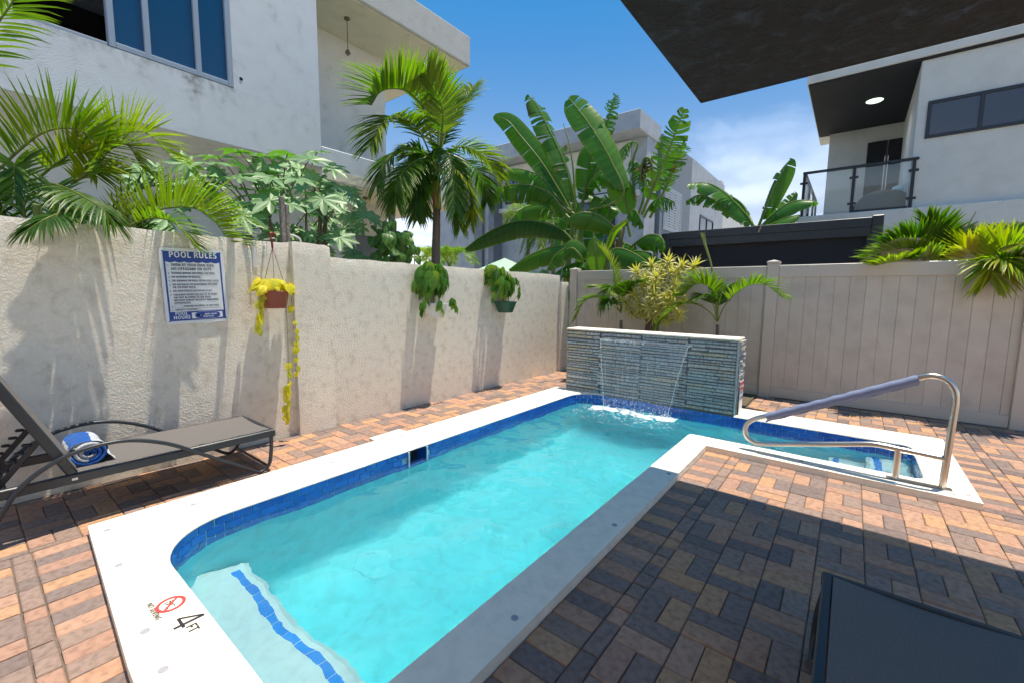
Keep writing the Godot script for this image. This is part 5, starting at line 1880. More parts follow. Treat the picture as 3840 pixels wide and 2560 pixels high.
	list = [
		[[Vector3(-5.600, 3.411, -5.091), Vector3(-5.500, 4.180, -4.762), Vector3(-5.400, 4.340, -4.385), Vector3(-5.300, 4.248, -4.008), Vector3(-5.200, 4.061, -3.708), Vector3(-5.150, 3.827, -3.538)], 0.62, 0.75, 0.04, gr, lm, 0.35],
		[[Vector3(-5.600, 3.386, -5.088), Vector3(-5.300, 3.801, -4.467), Vector3(-5.100, 3.791, -3.951), Vector3(-5.000, 3.577, -3.579), Vector3(-4.950, 3.247, -3.377)], 0.50, 0.15, 0.038, dk, lm, 0.8],
		[[Vector3(-5.600, 3.362, -5.087), Vector3(-5.700, 3.697, -4.800), Vector3(-5.800, 3.634, -4.483), Vector3(-5.800, 3.380, -4.193), Vector3(-5.800, 3.012, -4.048)], 0.50, 0.0, 0.036, dk, gr, 1.0],
		[[Vector3(-5.600, 3.311, -5.080), Vector3(-5.300, 3.387, -4.490), Vector3(-5.100, 3.142, -4.043), Vector3(-5.000, 2.832, -3.804), Vector3(-5.000, 2.624, -3.774)], 0.42, 0.0, 0.034, dk, gr, 1.0],
		[[Vector3(-5.600, 3.286, -5.080), Vector3(-5.500, 3.294, -4.846), Vector3(-5.400, 3.140, -4.632), Vector3(-5.400, 2.898, -4.567), Vector3(-5.400, 2.680, -4.657)], 0.34, 0.0, 0.034, dk, gr, 0.7],
		[[Vector3(-5.600, 3.412, -5.095), Vector3(-5.700, 4.145, -5.373), Vector3(-5.750, 4.504, -5.604), Vector3(-5.800, 4.852, -5.921), Vector3(-5.900, 5.238, -6.268)], 0.50, 0.25, 0.036, dk, lm, 0.9],
		[[Vector3(-5.600, 3.436, -5.092), Vector3(-5.300, 4.026, -4.931), Vector3(-5.200, 4.281, -4.809), Vector3(-5.100, 4.422, -4.538), Vector3(-5.100, 4.538, -4.452)], 0.48, 0.35, 0.042, gr, lm, 0.3],
		[[Vector3(-5.600, 3.436, -5.092), Vector3(-5.900, 4.139, -5.381), Vector3(-6.000, 4.570, -5.547), Vector3(-6.200, 4.994, -5.965)], 0.55, 0.2, 0.042, dk, gr, 0.6],
		[[Vector3(-5.600, 3.363, -5.094), Vector3(-5.500, 3.803, -5.358), Vector3(-5.400, 3.888, -5.662), Vector3(-5.300, 3.771, -5.988), Vector3(-5.200, 3.488, -6.211)], 0.48, 0.2, 0.036, gr, yl, 0.9],
		[[Vector3(-5.600, 3.338, -5.094), Vector3(-5.300, 3.396, -5.127), Vector3(-5.100, 3.262, -5.206), Vector3(-5.000, 2.933, -5.316), Vector3(-5.000, 2.560, -5.263)], 0.42, 0.0, 0.034, dk, yl, 0.9],
		[[Vector3(-5.600, 3.363, -5.094), Vector3(-5.700, 3.737, -5.664), Vector3(-5.800, 3.763, -6.165), Vector3(-5.800, 3.498, -6.512), Vector3(-5.800, 3.188, -6.559)], 0.48, 0.0, 0.036, dk, gr, 1.0],
		[[Vector3(-5.600, 3.362, -5.087), Vector3(-6.000, 3.759, -5.221), Vector3(-6.300, 3.930, -5.270), Vector3(-6.600, 3.887, -5.305)], 0.45, 0.0, 0.036, dk, dk, 0.9]]
	for q in list:
		var pts := []
		for v in q[0]:
			pts.append(v - o)
		frond(c, pts, M.leaf, {"len": q[1] * 1.15, "lift": q[2], "w": q[3], "c0": q[4], "c1": q[5], "droop": q[6], "n": 58, "base": 0.2, "thick": 0.016})
	for k in 6:
		var an := TAU * k / 6.0 + 0.3
		var d := Vector3(cos(an), 0, sin(an)) * r(0.5, 0.75)
		var b0 := crown - o + Vector3(0, r(-0.05, 0.25), 0)
		frond(c, [b0, b0 + d * 0.35 + UP * 0.32, b0 + d * 0.75 + UP * 0.22, b0 + d * 1.0 - UP * 0.2, b0 + d * 1.1 - UP * 0.65], M.leaf, {"len": 0.5, "lift": 0.05, "w": 0.036, "c0": dk, "c1": gr, "droop": 0.9, "n": 50, "base": 0.2, "thick": 0.015})
	var spear := Mb.new()
	tube(spear, spline([Vector3(-5.600, 3.437, -5.095) - o, Vector3(-5.600, 4.544, -5.159) - o, Vector3(-5.600, 5.255, -5.162) - o], 12), 0.02, 0.004, 6)
	part("spear_leaf", spear, M.stem, c)
	# two small palms behind the water wall
	var small := [[Vector3(-2.861, 0.949, -6.450), "young palm with drooping fronds left of the yellow striped shrub", [
		[[Vector3(-2.868, 1.127, -6.450), Vector3(-2.884, 1.397, -6.400), Vector3(-2.942, 1.529, -6.300), Vector3(-3.000, 1.461, -6.200), Vector3(-3.060, 1.195, -6.120)], 0.30, -0.05, 0.030, dk, gr, 0.9],
		[[Vector3(-2.868, 1.127, -6.450), Vector3(-3.073, 1.310, -6.400), Vector3(-3.257, 1.367, -6.350), Vector3(-3.442, 1.286, -6.300), Vector3(-3.574, 1.001, -6.250)], 0.30, 0.25, 0.026, gr, lm, 0.7],
		[[Vector3(-2.868, 1.127, -6.450), Vector3(-2.971, 1.533, -6.500), Vector3(-3.087, 1.892, -6.500), Vector3(-3.286, 2.157, -6.500)], 0.26, 0.3, 0.026, lm, lm, 0.2],
		[[Vector3(-2.868, 1.127, -6.450), Vector3(-2.822, 1.398, -6.400), Vector3(-2.698, 1.561, -6.300), Vector3(-2.508, 1.621, -6.200)], 0.26, 0.0, 0.030, dk, gr, 0.7],
		[[Vector3(-2.868, 1.127, -6.450), Vector3(-3.077, 1.396, -6.600), Vector3(-3.323, 1.538, -6.700), Vector3(-3.524, 1.538, -6.700)], 0.28, 0.1, 0.026, gr, lm, 0.6],
		[[Vector3(-2.868, 1.127, -6.450), Vector3(-2.850, 1.266, -6.200), Vector3(-2.876, 1.331, -6.100), Vector3(-2.896, 1.267, -6.000)], 0.24, 0.0, 0.030, dk, dk, 0.9]]],
		[Vector3(-1.443, 0.955, -6.450), "young palm with wide V of arching fronds right of the yellow striped shrub", [
		[[Vector3(-1.449, 1.059, -6.450), Vector3(-1.463, 1.325, -6.400), Vector3(-1.515, 1.485, -6.350), Vector3(-1.617, 1.564, -6.300), Vector3(-1.729, 1.549, -6.250), Vector3(-1.850, 1.408, -6.200)], 0.32, 0.75, 0.036, gr, lm, 0.3],
		[[Vector3(-1.445, 1.059, -6.450), Vector3(-1.365, 1.269, -6.400), Vector3(-1.220, 1.444, -6.350), Vector3(-1.042, 1.555, -6.300), Vector3(-0.866, 1.546, -6.250), Vector3(-0.678, 1.395, -6.200)], 0.30, 0.4, 0.028, gr, lm, 0.4],
		[[Vector3(-1.452, 1.059, -6.450), Vector3(-1.554, 1.206, -6.350), Vector3(-1.701, 1.292, -6.250), Vector3(-1.872, 1.282, -6.150), Vector3(-2.055, 1.120, -6.100), Vector3(-2.132, 0.981, -6.080)], 0.26, 0.2, 0.028, gr, lm, 0.6],
		[[Vector3(-1.448, 1.059, -6.450), Vector3(-1.456, 1.295, -6.500), Vector3(-1.433, 1.474, -6.600), Vector3(-1.375, 1.535, -6.700)], 0.26, 0.2, 0.032, dk, gr, 0.5],
		[[Vector3(-1.450, 1.059, -6.450), Vector3(-1.494, 1.325, -6.300), Vector3(-1.556, 1.411, -6.200), Vector3(-1.638, 1.381, -6.100)], 0.24, 0.0, 0.030, dk, gr, 0.8]]]]
	for s in small:
		var b: Vector3 = s[0]
		var t := thing("young_palm", s[1], "palm", Vector3(b.x, 0, b.z), "small palms behind the water wall")
		trunk(t, [Vector3(0, -0.05, 0), Vector3(0.01, b.y * 0.6, 0), b - t.position + Vector3(0, 0.06, 0)], 0.030, 0.024, 10, M.bark)
		for q in s[2]:
			var pts := []
			for v in q[0]:
				pts.append(v - t.position)
			frond(t, pts, M.leaf, {"len": q[1], "lift": q[2], "w": q[3], "c0": q[4], "c1": q[5], "droop": q[6], "n": 34, "base": 0.3, "thick": 0.009})
	var sp := Mb.new()
	var t2 := get_node("young_palm_001") if has_node("young_palm_001") else get_node("young_palm2")
	tube(sp, spline([Vector3(-1.445, 1.059, -6.450) - t2.position, Vector3(-1.553, 1.737, -6.450) - t2.position, Vector3(-1.631, 2.003, -6.450) - t2.position, Vector3(-1.723, 2.258, -6.450) - t2.position], 16), 0.010, 0.018, 6)
	for k in 5:
		tube(sp, spline([Vector3(-1.657, 2.093, -6.450) - t2.position, Vector3(-1.724, 2.273, -6.450) - t2.position + Vector3(k * 0.016 - 0.025, 0.01, 0)], 4), 0.009, 0.003, 5)
	part("spear_leaf", sp, M.stem, t2)
	# two palms beyond the fence on the right
	var right := [[Vector3(0.883, 1.504, -7.600), "green feather palm rising behind the vinyl fence beside the black enclosure", [
		[[Vector3(0.855, 1.827, -7.600), Vector3(0.724, 2.084, -7.500), Vector3(0.600, 2.149, -7.400), Vector3(0.425, 2.151, -7.300), Vector3(0.264, 2.083, -7.200)], 0.34, 0.75, 0.036, dk, gr, 0.1],
		[[Vector3(0.825, 1.766, -7.600), Vector3(0.584, 1.904, -7.300), Vector3(0.435, 1.871, -7.100), Vector3(0.292, 1.825, -6.950), Vector3(0.191, 1.795, -6.900)], 0.28, 0.55, 0.034, gr, yl, 0.3],
		[[Vector3(0.843, 1.766, -7.600), Vector3(0.631, 1.995, -7.400), Vector3(0.436, 2.021, -7.300), Vector3(0.246, 1.977, -7.250), Vector3(0.103, 1.904, -7.200)], 0.30, 0.6, 0.030, gr, lm, 0.3],
		[[Vector3(0.865, 1.765, -7.600), Vector3(0.817, 2.064, -7.600), Vector3(0.755, 2.240, -7.500), Vector3(0.644, 2.370, -7.400)], 0.34, 0.3, 0.038, dk, gr, 0.2],
		[[Vector3(0.861, 1.765, -7.600), Vector3(0.886, 2.032, -7.700), Vector3(0.923, 2.164, -7.800), Vector3(0.984, 2.233, -7.900)], 0.30, 0.3, 0.04, dk, gr, 0.3],
		[[Vector3(0.873, 1.728, -7.600), Vector3(0.740, 1.849, -7.300), Vector3(0.646, 1.906, -7.200), Vector3(0.553, 1.855, -7.100)], 0.26, 0.6, 0.036, gr, lm, 0.2]]],
		[Vector3(1.218, 1.445, -7.500), "feather palm with bright yellow fronds leaning over the vinyl fence", [
		[[Vector3(1.191, 1.752, -7.500), Vector3(1.137, 1.899, -7.400), Vector3(1.045, 1.942, -7.300), Vector3(0.946, 1.862, -7.250)], 0.42, 1.0, 0.06, yl, Color(0.62, 0.46, 0.02), 0.05],
		[[Vector3(1.199, 1.752, -7.500), Vector3(1.222, 1.910, -7.300), Vector3(1.303, 1.998, -7.200), Vector3(1.430, 1.991, -7.100), Vector3(1.526, 1.914, -7.000)], 0.44, 0.4, 0.036, lm, Color(0.6, 0.5, 0.03), 0.3],
		[[Vector3(1.187, 1.793, -7.400), Vector3(1.148, 1.840, -7.050), Vector3(1.148, 1.811, -6.950), Vector3(1.156, 1.724, -6.930), Vector3(1.152, 1.626, -6.920)], 0.40, 0.0, 0.036, gr, yl, 0.6],
		[[Vector3(1.187, 1.793, -7.400), Vector3(1.184, 1.855, -7.050), Vector3(1.239, 1.828, -6.930), Vector3(1.307, 1.759, -6.880), Vector3(1.370, 1.642, -6.860)], 0.34, 0.0, 0.034, gr, yl, 0.8],
		[[Vector3(1.207, 1.751, -7.500), Vector3(1.256, 2.026, -7.600), Vector3(1.326, 2.161, -7.700), Vector3(1.457, 2.256, -7.800)], 0.34, 0.2, 0.034, dk, gr, 0.4],
		[[Vector3(1.191, 1.752, -7.500), Vector3(1.184, 2.007, -7.600), Vector3(1.225, 2.109, -7.700), Vector3(1.302, 2.173, -7.800)], 0.30, 0.3, 0.04, dk, gr, 0.3],
		[[Vector3(1.207, 1.751, -7.500), Vector3(1.283, 1.812, -7.200), Vector3(1.393, 1.844, -7.100), Vector3(1.536, 1.811, -7.000)], 0.36, 0.3, 0.034, gr, lm, 0.5]]]]
	for s in right:
		var b: Vector3 = s[0]
		var t := thing("feather_palm", s[1], "palm", Vector3(b.x, 0, b.z), "palms growing behind the vinyl fence")
		trunk(t, [Vector3(0, -0.05, 0), Vector3(0, 0.8, 0), Vector3(0, 1.55, 0)], 0.05, 0.04, 10, M.bark)
		for q in s[2]:
			var pts := []
			for v in q[0]:
				pts.append(v - t.position)
			frond(t, pts, M.leaf, {"len": q[1], "lift": q[2], "w": q[3], "c0": q[4], "c1": q[5], "droop": q[6], "n": 36, "base": 0.15, "thick": 0.011})
	var s2 := Mb.new()
	var t3 := get_node("feather_palm")
	tube(s2, spline([Vector3(0.987, 2.138, -7.600) - t3.position, Vector3(1.032, 2.302, -7.600) - t3.position, Vector3(1.079, 2.445, -7.600) - t3.position], 8), 0.014, 0.004, 5)
	part("spear_leaf", s2, M.stem, t3)
	# more distant palms between the houses
	for s in [[Vector3(-9.413, 2.334, -9.000), "low bright palm fronds beyond the wall beside the tall trunk", 0.75, lm, gr, 12], [Vector3(-11.952, 2.609, -10.500), "low yellow green palm at the foot of the far house railing", 0.7, yl, lm, 9]]:
		var b: Vector3 = s[0]
		var t := thing("low_palm", s[1], "palm", Vector3(b.x, 0, b.z), "low palms seen over the wall")
		trunk(t, [Vector3(0, -0.05, 0), Vector3(0, 0.6, 0), Vector3(0, b.y - 0.1, 0)], 0.05, 0.04, 6, M.bark)
		for k in s[5]:
			var an = TAU * k / s[5] + r(-0.2, 0.2)
			var d = Vector3(cos(an), 0, sin(an)) * s[2]
			var b0 := Vector3(0, b.y - 0.15, 0)
			frond(t, [b0, b0 + d * 0.35 + Vector3(0, 0.38, 0), b0 + d * 0.75 + Vector3(0, 0.42, 0), b0 + d * 1.1 + Vector3(0, 0.12, 0)], M.leaf, {"len": 0.3, "lift": 0.4, "w": 0.03, "c0": s[4], "c1": s[3], "n": 26, "droop": 0.4, "base": 0.2})
	for s in [[Vector3(-8.044, 3.748, -11.000), "yellow crowned palm standing between the far house and banana clump", yl, 0.75, 1.15], [Vector3(-6.736, 3.211, -10.400), "dark green palm half hidden behind the banana clump", dk, 0.85, 1.2]]:
		var b: Vector3 = s[0]
		var t := thing("background_palm", s[1], "palm", Vector3(b.x, 0, b.z), "palms behind the banana clump")
		trunk(t, [Vector3(0, -0.05, 0), Vector3(0.05, b.y * 0.5, 0), Vector3(0, b.y - 0.2, 0)], 0.07, 0.05, 8, M.bark)
		for k in 15:
			var an := TAU * k / 15.0 + r(-0.2, 0.2)
			var up := r(-0.2, 0.5)
			var d = Vector3(cos(an), 0, sin(an)) * s[3]
			var b0 := Vector3(0, b.y - 0.2, 0)
			frond(t, [b0, b0 + d * 0.4 + Vector3(0, 0.25 + up * 0.5, 0), b0 + d * 0.8 + Vector3(0, 0.1 + up * 0.6, 0), b0 + d * 1.05 + Vector3(0, -0.45 + up * 0.5, 0)], M.leaf, {"len": 0.36, "lift": 0.15, "w": 0.03, "c0": gr if s[2] == yl else dk, "c1": s[2] if k % 3 else lm, "n": 26, "droop": 0.6, "base": 0.1})

# ---------------------------------------------------------------- bananas
func bananas() -> void:
	var b := Vector3(-4.795, 1.765, -8.700)
	var t := thing("banana_clump", "tall clump of banana plants with torn leaves behind the fence corner", "banana plant", Vector3(b.x, 0, b.z))
	var o := t.position
	for q in [[Vector3(-4.901, 1.666, -8.600), Vector3(-4.811, 3.271, -8.600)], [Vector3(-5.362, 1.575, -8.900), Vector3(-5.199, 3.165, -8.900)], [Vector3(-4.160, 1.661, -8.600), Vector3(-4.213, 2.477, -8.500)], [Vector3(-3.992, 1.671, -9.000), Vector3(-4.089, 2.796, -9.000)]]:
		var s := Mb.new()
		var foot: Vector3 = q[0]
		tube(s, spline([Vector3(foot.x, -0.05, foot.z) - o, foot - o, q[1] - o], 14), 0.11, 0.05, 10)
		part("pseudostem", s, M.stem, t)
	var cam_dir := Vector3(0.42, 0.1, 0.9)
	var side_up := Vector3(0.1, 1.0, 0.35)
	var list := [
		[[Vector3(-5.071, 3.131, -8.700), Vector3(-5.464, 3.771, -8.650), Vector3(-5.937, 4.467, -8.600), Vector3(-6.462, 5.088, -8.550), Vector3(-6.862, 5.538, -8.500), Vector3(-7.253, 5.736, -8.450)], 0.30, cam_dir, {"fold": 0.1, "tears": 0.04, "stem": 0.12}],
		[[Vector3(-4.983, 3.134, -8.600), Vector3(-5.000, 3.630, -8.500), Vector3(-5.233, 4.373, -8.400), Vector3(-5.590, 5.056, -8.350), Vector3(-5.853, 5.553, -8.300), Vector3(-6.085, 5.859, -8.250)], 0.33, Vector3(0.9, 0.2, 0.45), {"fold": 0.35, "tears": 0.22, "brown": 0.25, "stem": 0.12, "c1": Color(0.13, 0.26, 0.03)}],
		[[Vector3(-4.921, 3.194, -8.700), Vector3(-3.857, 3.386, -8.500), Vector3(-4.068, 4.063, -8.450), Vector3(-4.498, 4.788, -8.400), Vector3(-4.879, 5.301, -8.400), Vector3(-5.119, 5.589, -8.400)], 0.34, cam_dir, {"fold": 0.15, "tears": 0.1, "stem": 0.25}],
		[[Vector3(-4.976, 3.163, -8.800), Vector3(-4.905, 3.898, -8.900), Vector3(-4.832, 4.462, -8.950), Vector3(-4.690, 4.676, -9.000)], 0.34, cam_dir, {"fold": 0.3, "tears": 0.08, "stem": 0.15, "c1": Color(0.12, 0.25, 0.03)}],
		[[Vector3(-5.045, 3.192, -8.600), Vector3(-5.396, 3.552, -8.500), Vector3(-5.725, 3.994, -8.400), Vector3(-6.056, 4.193, -8.300), Vector3(-6.463, 4.289, -8.200), Vector3(-6.774, 4.141, -8.100)], 0.27, side_up, {"fold": 0.75, "tears": 0.05, "stem": 0.12, "sag": 0.3}],
		[[Vector3(-4.956, 3.168, -8.500), Vector3(-5.172, 3.278, -8.400), Vector3(-5.427, 3.597, -8.300), Vector3(-5.844, 3.819, -8.200), Vector3(-6.309, 3.899, -8.100), Vector3(-6.724, 3.843, -8.000), Vector3(-6.973, 3.567, -7.950)], 0.36, side_up, {"fold": 1.15, "tears": 0.22, "brown": 0.1, "stem": 0.12, "sag": 0.3}],
		[[Vector3(-4.779, 2.260, -8.500), Vector3(-4.894, 2.539, -8.400), Vector3(-5.221, 2.859, -8.300), Vector3(-5.793, 3.050, -8.150), Vector3(-6.357, 3.036, -8.000), Vector3(-6.985, 2.791, -7.800), Vector3(-7.416, 2.465, -7.600)], 0.36, side_up, {"fold": 1.1, "tears": 0.04, "stem": 0.2, "sag": 0.25, "c1": Color(0.04, 0.15, 0.022)}],
		[[Vector3(-3.810, 2.442, -8.600), Vector3(-4.043, 2.835, -8.500), Vector3(-4.303, 3.060, -8.300), Vector3(-4.610, 3.090, -8.100), Vector3(-4.847, 2.961, -8.000)], 0.33, side_up, {"fold": 1.1, "tears": 0.05, "stem": 0.1, "sag": 0.25}],
		[[Vector3(-4.692, 2.198, -8.400), Vector3(-4.877, 2.405, -8.200), Vector3(-5.202, 2.418, -8.000), Vector3(-5.656, 2.246, -7.800), Vector3(-6.059, 1.937, -7.600)], 0.34, side_up, {"fold": 0.9, "tears": 0.05, "stem": 0.1, "sag": 0.2}],
		[[Vector3(-4.696, 2.241, -8.300), Vector3(-4.672, 2.364, -8.000), Vector3(-4.756, 2.384, -7.900), Vector3(-4.979, 2.216, -7.800), Vector3(-5.114, 1.919, -7.700)], 0.30, side_up, {"fold": 0.8, "tears": 0.1, "stem": 0.1, "sag": 0.2}],
		[[Vector3(-4.381, 2.012, -8.000), Vector3(-4.442, 2.200, -7.900), Vector3(-4.584, 2.346, -7.850), Vector3(-4.694, 2.336, -7.800)], 0.22, cam_dir, {"fold": 0.2, "tears": 0.03, "stem": 0.1, "c0": Color(0.06, 0.2, 0.02), "c1": Color(0.10, 0.27, 0.03)}],
		[[Vector3(-4.026, 1.785, -7.900), Vector3(-4.035, 1.992, -7.850), Vector3(-4.044, 2.243, -7.800), Vector3(-4.105, 2.522, -7.800)], 0.20, cam_dir, {"fold": 0.15, "tears": 0.02, "stem": 0.05, "c0": Color(0.14, 0.3, 0.02), "c1": Color(0.26, 0.4, 0.03)}],
		[[Vector3(-4.085, 2.262, -8.300), Vector3(-3.965, 2.437, -8.200), Vector3(-3.822, 2.679, -8.150), Vector3(-3.535, 2.852, -8.100)], 0.09, cam_dir, {"fold": 0.3, "tears": 0.0, "stem": 0.05, "c0": Color(0.26, 0.36, 0.02), "c1": Color(0.36, 0.42, 0.03)}],
		[[Vector3(-3.503, 3.028, -8.700), Vector3(-3.230, 3.551, -8.600), Vector3(-3.078, 3.861, -8.550), Vector3(-2.940, 4.142, -8.500), Vector3(-2.808, 4.448, -8.450), Vector3(-2.664, 4.774, -8.400)], 0.30, cam_dir, {"fold": 0.2, "tears": 0.3, "brown": 0.12, "stem": 0.1, "c1": Color(0.16, 0.27, 0.03)}],
		[[Vector3(-3.753, 3.395, -8.900), Vector3(-3.819, 4.145, -8.900), Vector3(-3.714, 4.478, -8.850), Vector3(-3.871, 4.525, -8.800), Vector3(-4.021, 4.376, -8.700), Vector3(-4.104, 4.187, -8.700)], 0.20, side_up, {"fold": 0.9, "tears": 0.5, "stem": 0.5, "sag": 0.4}],
		[[Vector3(-3.424, 3.065, -8.600), Vector3(-3.243, 3.533, -8.500), Vector3(-3.223, 3.888, -8.400), Vector3(-3.310, 4.032, -8.350), Vector3(-3.386, 3.930, -8.300), Vector3(-3.390, 3.552, -8.300)], 0.2, side_up, {"fold": 1.3, "tears": 0.5, "brown": 0.8, "stem": 0.35, "sag": 0.5, "c0": Color(0.05, 0.09, 0.02), "c1": Color(0.10, 0.14, 0.03)}],
		[[Vector3(-5.067, 3.467, -9.000), Vector3(-4.730, 4.264, -9.050), Vector3(-4.604, 4.888, -9.100), Vector3(-4.454, 5.402, -9.100), Vector3(-4.356, 5.720, -9.100)], 0.20, cam_dir, {"fold": 0.5, "tears": 0.6, "brown": 0.3, "stem": 0.3, "sag": 0.3}],
		[[Vector3(-3.585, 2.335, -8.400), Vector3(-3.321, 2.458, -8.200), Vector3(-3.049, 2.521, -8.000), Vector3(-2.767, 2.434, -7.800), Vector3(-2.685, 2.229, -7.750)], 0.30, side_up, {"fold": 0.9, "tears": 0.08, "stem": 0.12, "sag": 0.2}],
		[[Vector3(-3.642, 2.149, -8.300), Vector3(-3.372, 2.239, -8.100), Vector3(-3.034, 2.187, -7.900), Vector3(-2.693, 2.013, -7.700)], 0.26, side_up, {"fold": 0.9, "tears": 0.05, "stem": 0.12, "sag": 0.2}],
		[[Vector3(-4.039, 2.199, -8.200), Vector3(-3.686, 2.305, -8.000), Vector3(-3.286, 2.192, -7.800), Vector3(-2.835, 1.941, -7.600)], 0.34, side_up, {"fold": 0.6, "tears": 0.05, "stem": 0.1, "sag": 0.2, "c1": Color(0.04, 0.15, 0.022)}],
		[[Vector3(-4.481, 2.893, -8.900), Vector3(-4.326, 3.292, -8.900), Vector3(-4.552, 3.517, -8.800), Vector3(-4.724, 3.564, -8.700)], 0.30, side_up, {"fold": 0.5, "tears": 0.05, "stem": 0.1, "sag": 0.1}],
		[[Vector3(-3.804, 2.969, -8.800), Vector3(-3.887, 3.352, -8.800), Vector3(-4.012, 3.608, -8.750), Vector3(-4.160, 3.867, -8.700)], 0.30, cam_dir, {"fold": 0.1, "tears": 0.02, "stem": 0.1, "c0": Color(0.10, 0.24, 0.02), "c1": Color(0.2, 0.34, 0.03)}],
		[[Vector3(-3.680, 2.584, -8.600), Vector3(-3.718, 2.920, -8.500), Vector3(-3.533, 3.086, -8.400), Vector3(-3.292, 2.737, -8.300)], 0.26, side_up, {"fold": 1.0, "tears": 0.1, "stem": 0.2, "sag": 0.3}],
		[[Vector3(-4.607, 2.178, -8.900), Vector3(-4.737, 2.695, -9.000), Vector3(-4.748, 3.236, -9.100), Vector3(-4.517, 3.593, -9.200)], 0.32, cam_dir, {"fold": 0.3, "tears": 0.1, "stem": 0.1, "c1": Color(0.04, 0.15, 0.022)}],
		[[Vector3(-5.504, 2.107, -9.000), Vector3(-5.707, 2.555, -9.200), Vector3(-5.674, 3.090, -9.400), Vector3(-5.482, 3.653, -9.500)], 0.32, cam_dir, {"fold": 0.3, "tears": 0.1, "stem": 0.1, "c1": Color(0.04, 0.15, 0.022)}]]
	for q in list:
		var pts := []
		for v in q[0]:
			pts.append(v - o)
		banana_leaf(t, pts, q[1], q[2], M.banana, q[3])
	for k in 16:
		var foot := Vector3(r(-0.9, 1.0), r(0.9, 1.9), r(-0.7, 0.5))
		var an := r(0.0, TAU)
		var d := Vector3(cos(an), 0.0, sin(an) * 0.7)
		var rise := r(0.3, 0.7)
		banana_leaf(t, [foot, foot + d * 0.25 + UP * rise * 0.6, foot + d * 0.65 + UP * rise, foot + d * 1.1 + UP * rise * 0.8, foot + d * 1.45 + UP * (rise * 0.2)], r(0.22, 0.32), side_up, M.banana, {"fold": r(0.4, 1.0), "tears": r(0.05, 0.3), "stem": 0.12, "sag": 0.2, "brown": 0.08, "c1": Color(0.07, 0.24, 0.03)})
	for q in [
		[[Vector3(-5.129, 3.151, -8.800), Vector3(-5.330, 3.623, -8.800), Vector3(-5.534, 4.075, -8.800), Vector3(-5.868, 4.318, -8.700), Vector3(-6.202, 4.133, -8.600)], 0.28, side_up, {"fold": 0.7, "tears": 0.2, "stem": 0.15, "sag": 0.3}],
		[[Vector3(-5.004, 3.233, -8.900), Vector3(-4.900, 3.743, -8.900), Vector3(-4.537, 4.025, -8.800), Vector3(-4.074, 3.931, -8.700), Vector3(-3.755, 3.579, -8.600)], 0.30, side_up, {"fold": 0.7, "tears": 0.2, "stem": 0.15, "sag": 0.3}],
		[[Vector3(-5.275, 3.113, -9.000), Vector3(-5.707, 3.430, -9.000), Vector3(-6.191, 3.596, -9.000), Vector3(-6.772, 3.545, -9.000), Vector3(-7.153, 3.286, -9.000)], 0.30, side_up, {"fold": 0.9, "tears": 0.25, "stem": 0.15, "sag": 0.3, "brown": 0.1}],
		[[Vector3(-3.408, 2.987, -8.900), Vector3(-3.122, 3.467, -8.850), Vector3(-2.962, 3.784, -8.800), Vector3(-2.863, 4.129, -8.800), Vector3(-2.703, 4.255, -8.750)], 0.22, cam_dir, {"fold": 0.4, "tears": 0.35, "stem": 0.25, "brown": 0.2, "c1": Color(0.16, 0.3, 0.03)}],
		[[Vector3(-3.710, 2.933, -8.900), Vector3(-3.556, 3.412, -8.900), Vector3(-3.575, 3.821, -8.900), Vector3(-3.719, 4.128, -8.900), Vector3(-3.899, 4.200, -8.900)], 0.26, side_up, {"fold": 0.8, "tears": 0.3, "stem": 0.3, "sag": 0.3, "brown": 0.15}],
		[[Vector3(-3.498, 2.981, -8.800), Vector3(-3.341, 3.247, -8.800), Vector3(-3.103, 3.320, -8.700), Vector3(-2.829, 3.193, -8.600)], 0.24, side_up, {"fold": 0.8, "tears": 0.3, "stem": 0.15, "sag": 0.3, "brown": 0.1}]]:
		var pts := []
		for v in q[0]:
			pts.append(v - o)
		banana_leaf(t, pts, q[1] * 1.1, q[2], M.banana, q[3])
	var spear := Mb.new()
	tube(spear, spline([Vector3(-4.989, 3.315, -8.600) - o, Vector3(-5.057, 4.063, -8.600) - o, Vector3(-5.181, 4.690, -8.600) - o, Vector3(-5.354, 5.179, -8.600) - o], 16), 0.03, 0.008, 6)
	part("spear_leaf", spear, M.stem, t)
	var dead := Mb.new()
	for k in 9:
		var x := Vector3(-3.925, 2.590, -8.500) - o + Vector3(r(-0.6, 0.7), r(-0.3, 0.3), r(-0.3, 0.3))
		tube(dead, spline([x, x + Vector3(r(-0.1, 0.1), -0.3, 0.05), x + Vector3(r(-0.1, 0.1), -0.7, 0)], 8), 0.03, 0.01, 5)
	part("dead_leaf", dead, mat("dead_leaf", Color(0.18, 0.12, 0.06), 0.9), t)
	# the banana beyond the black enclosure
	b = Vector3(-1.661, 2.827, -10.100)
	t = thing("banana_plant", "banana plant rising behind the black enclosure near the glass balcony", "banana plant", Vector3(b.x, 0, b.z))
	o = t.position
	var st := Mb.new()
	tube(st, spline([Vector3(0, -0.05, 0), b - o + Vector3(0, -0.9, 0), b - o], 10), 0.12, 0.06, 10)
	part("pseudostem", st, M.stem, t)
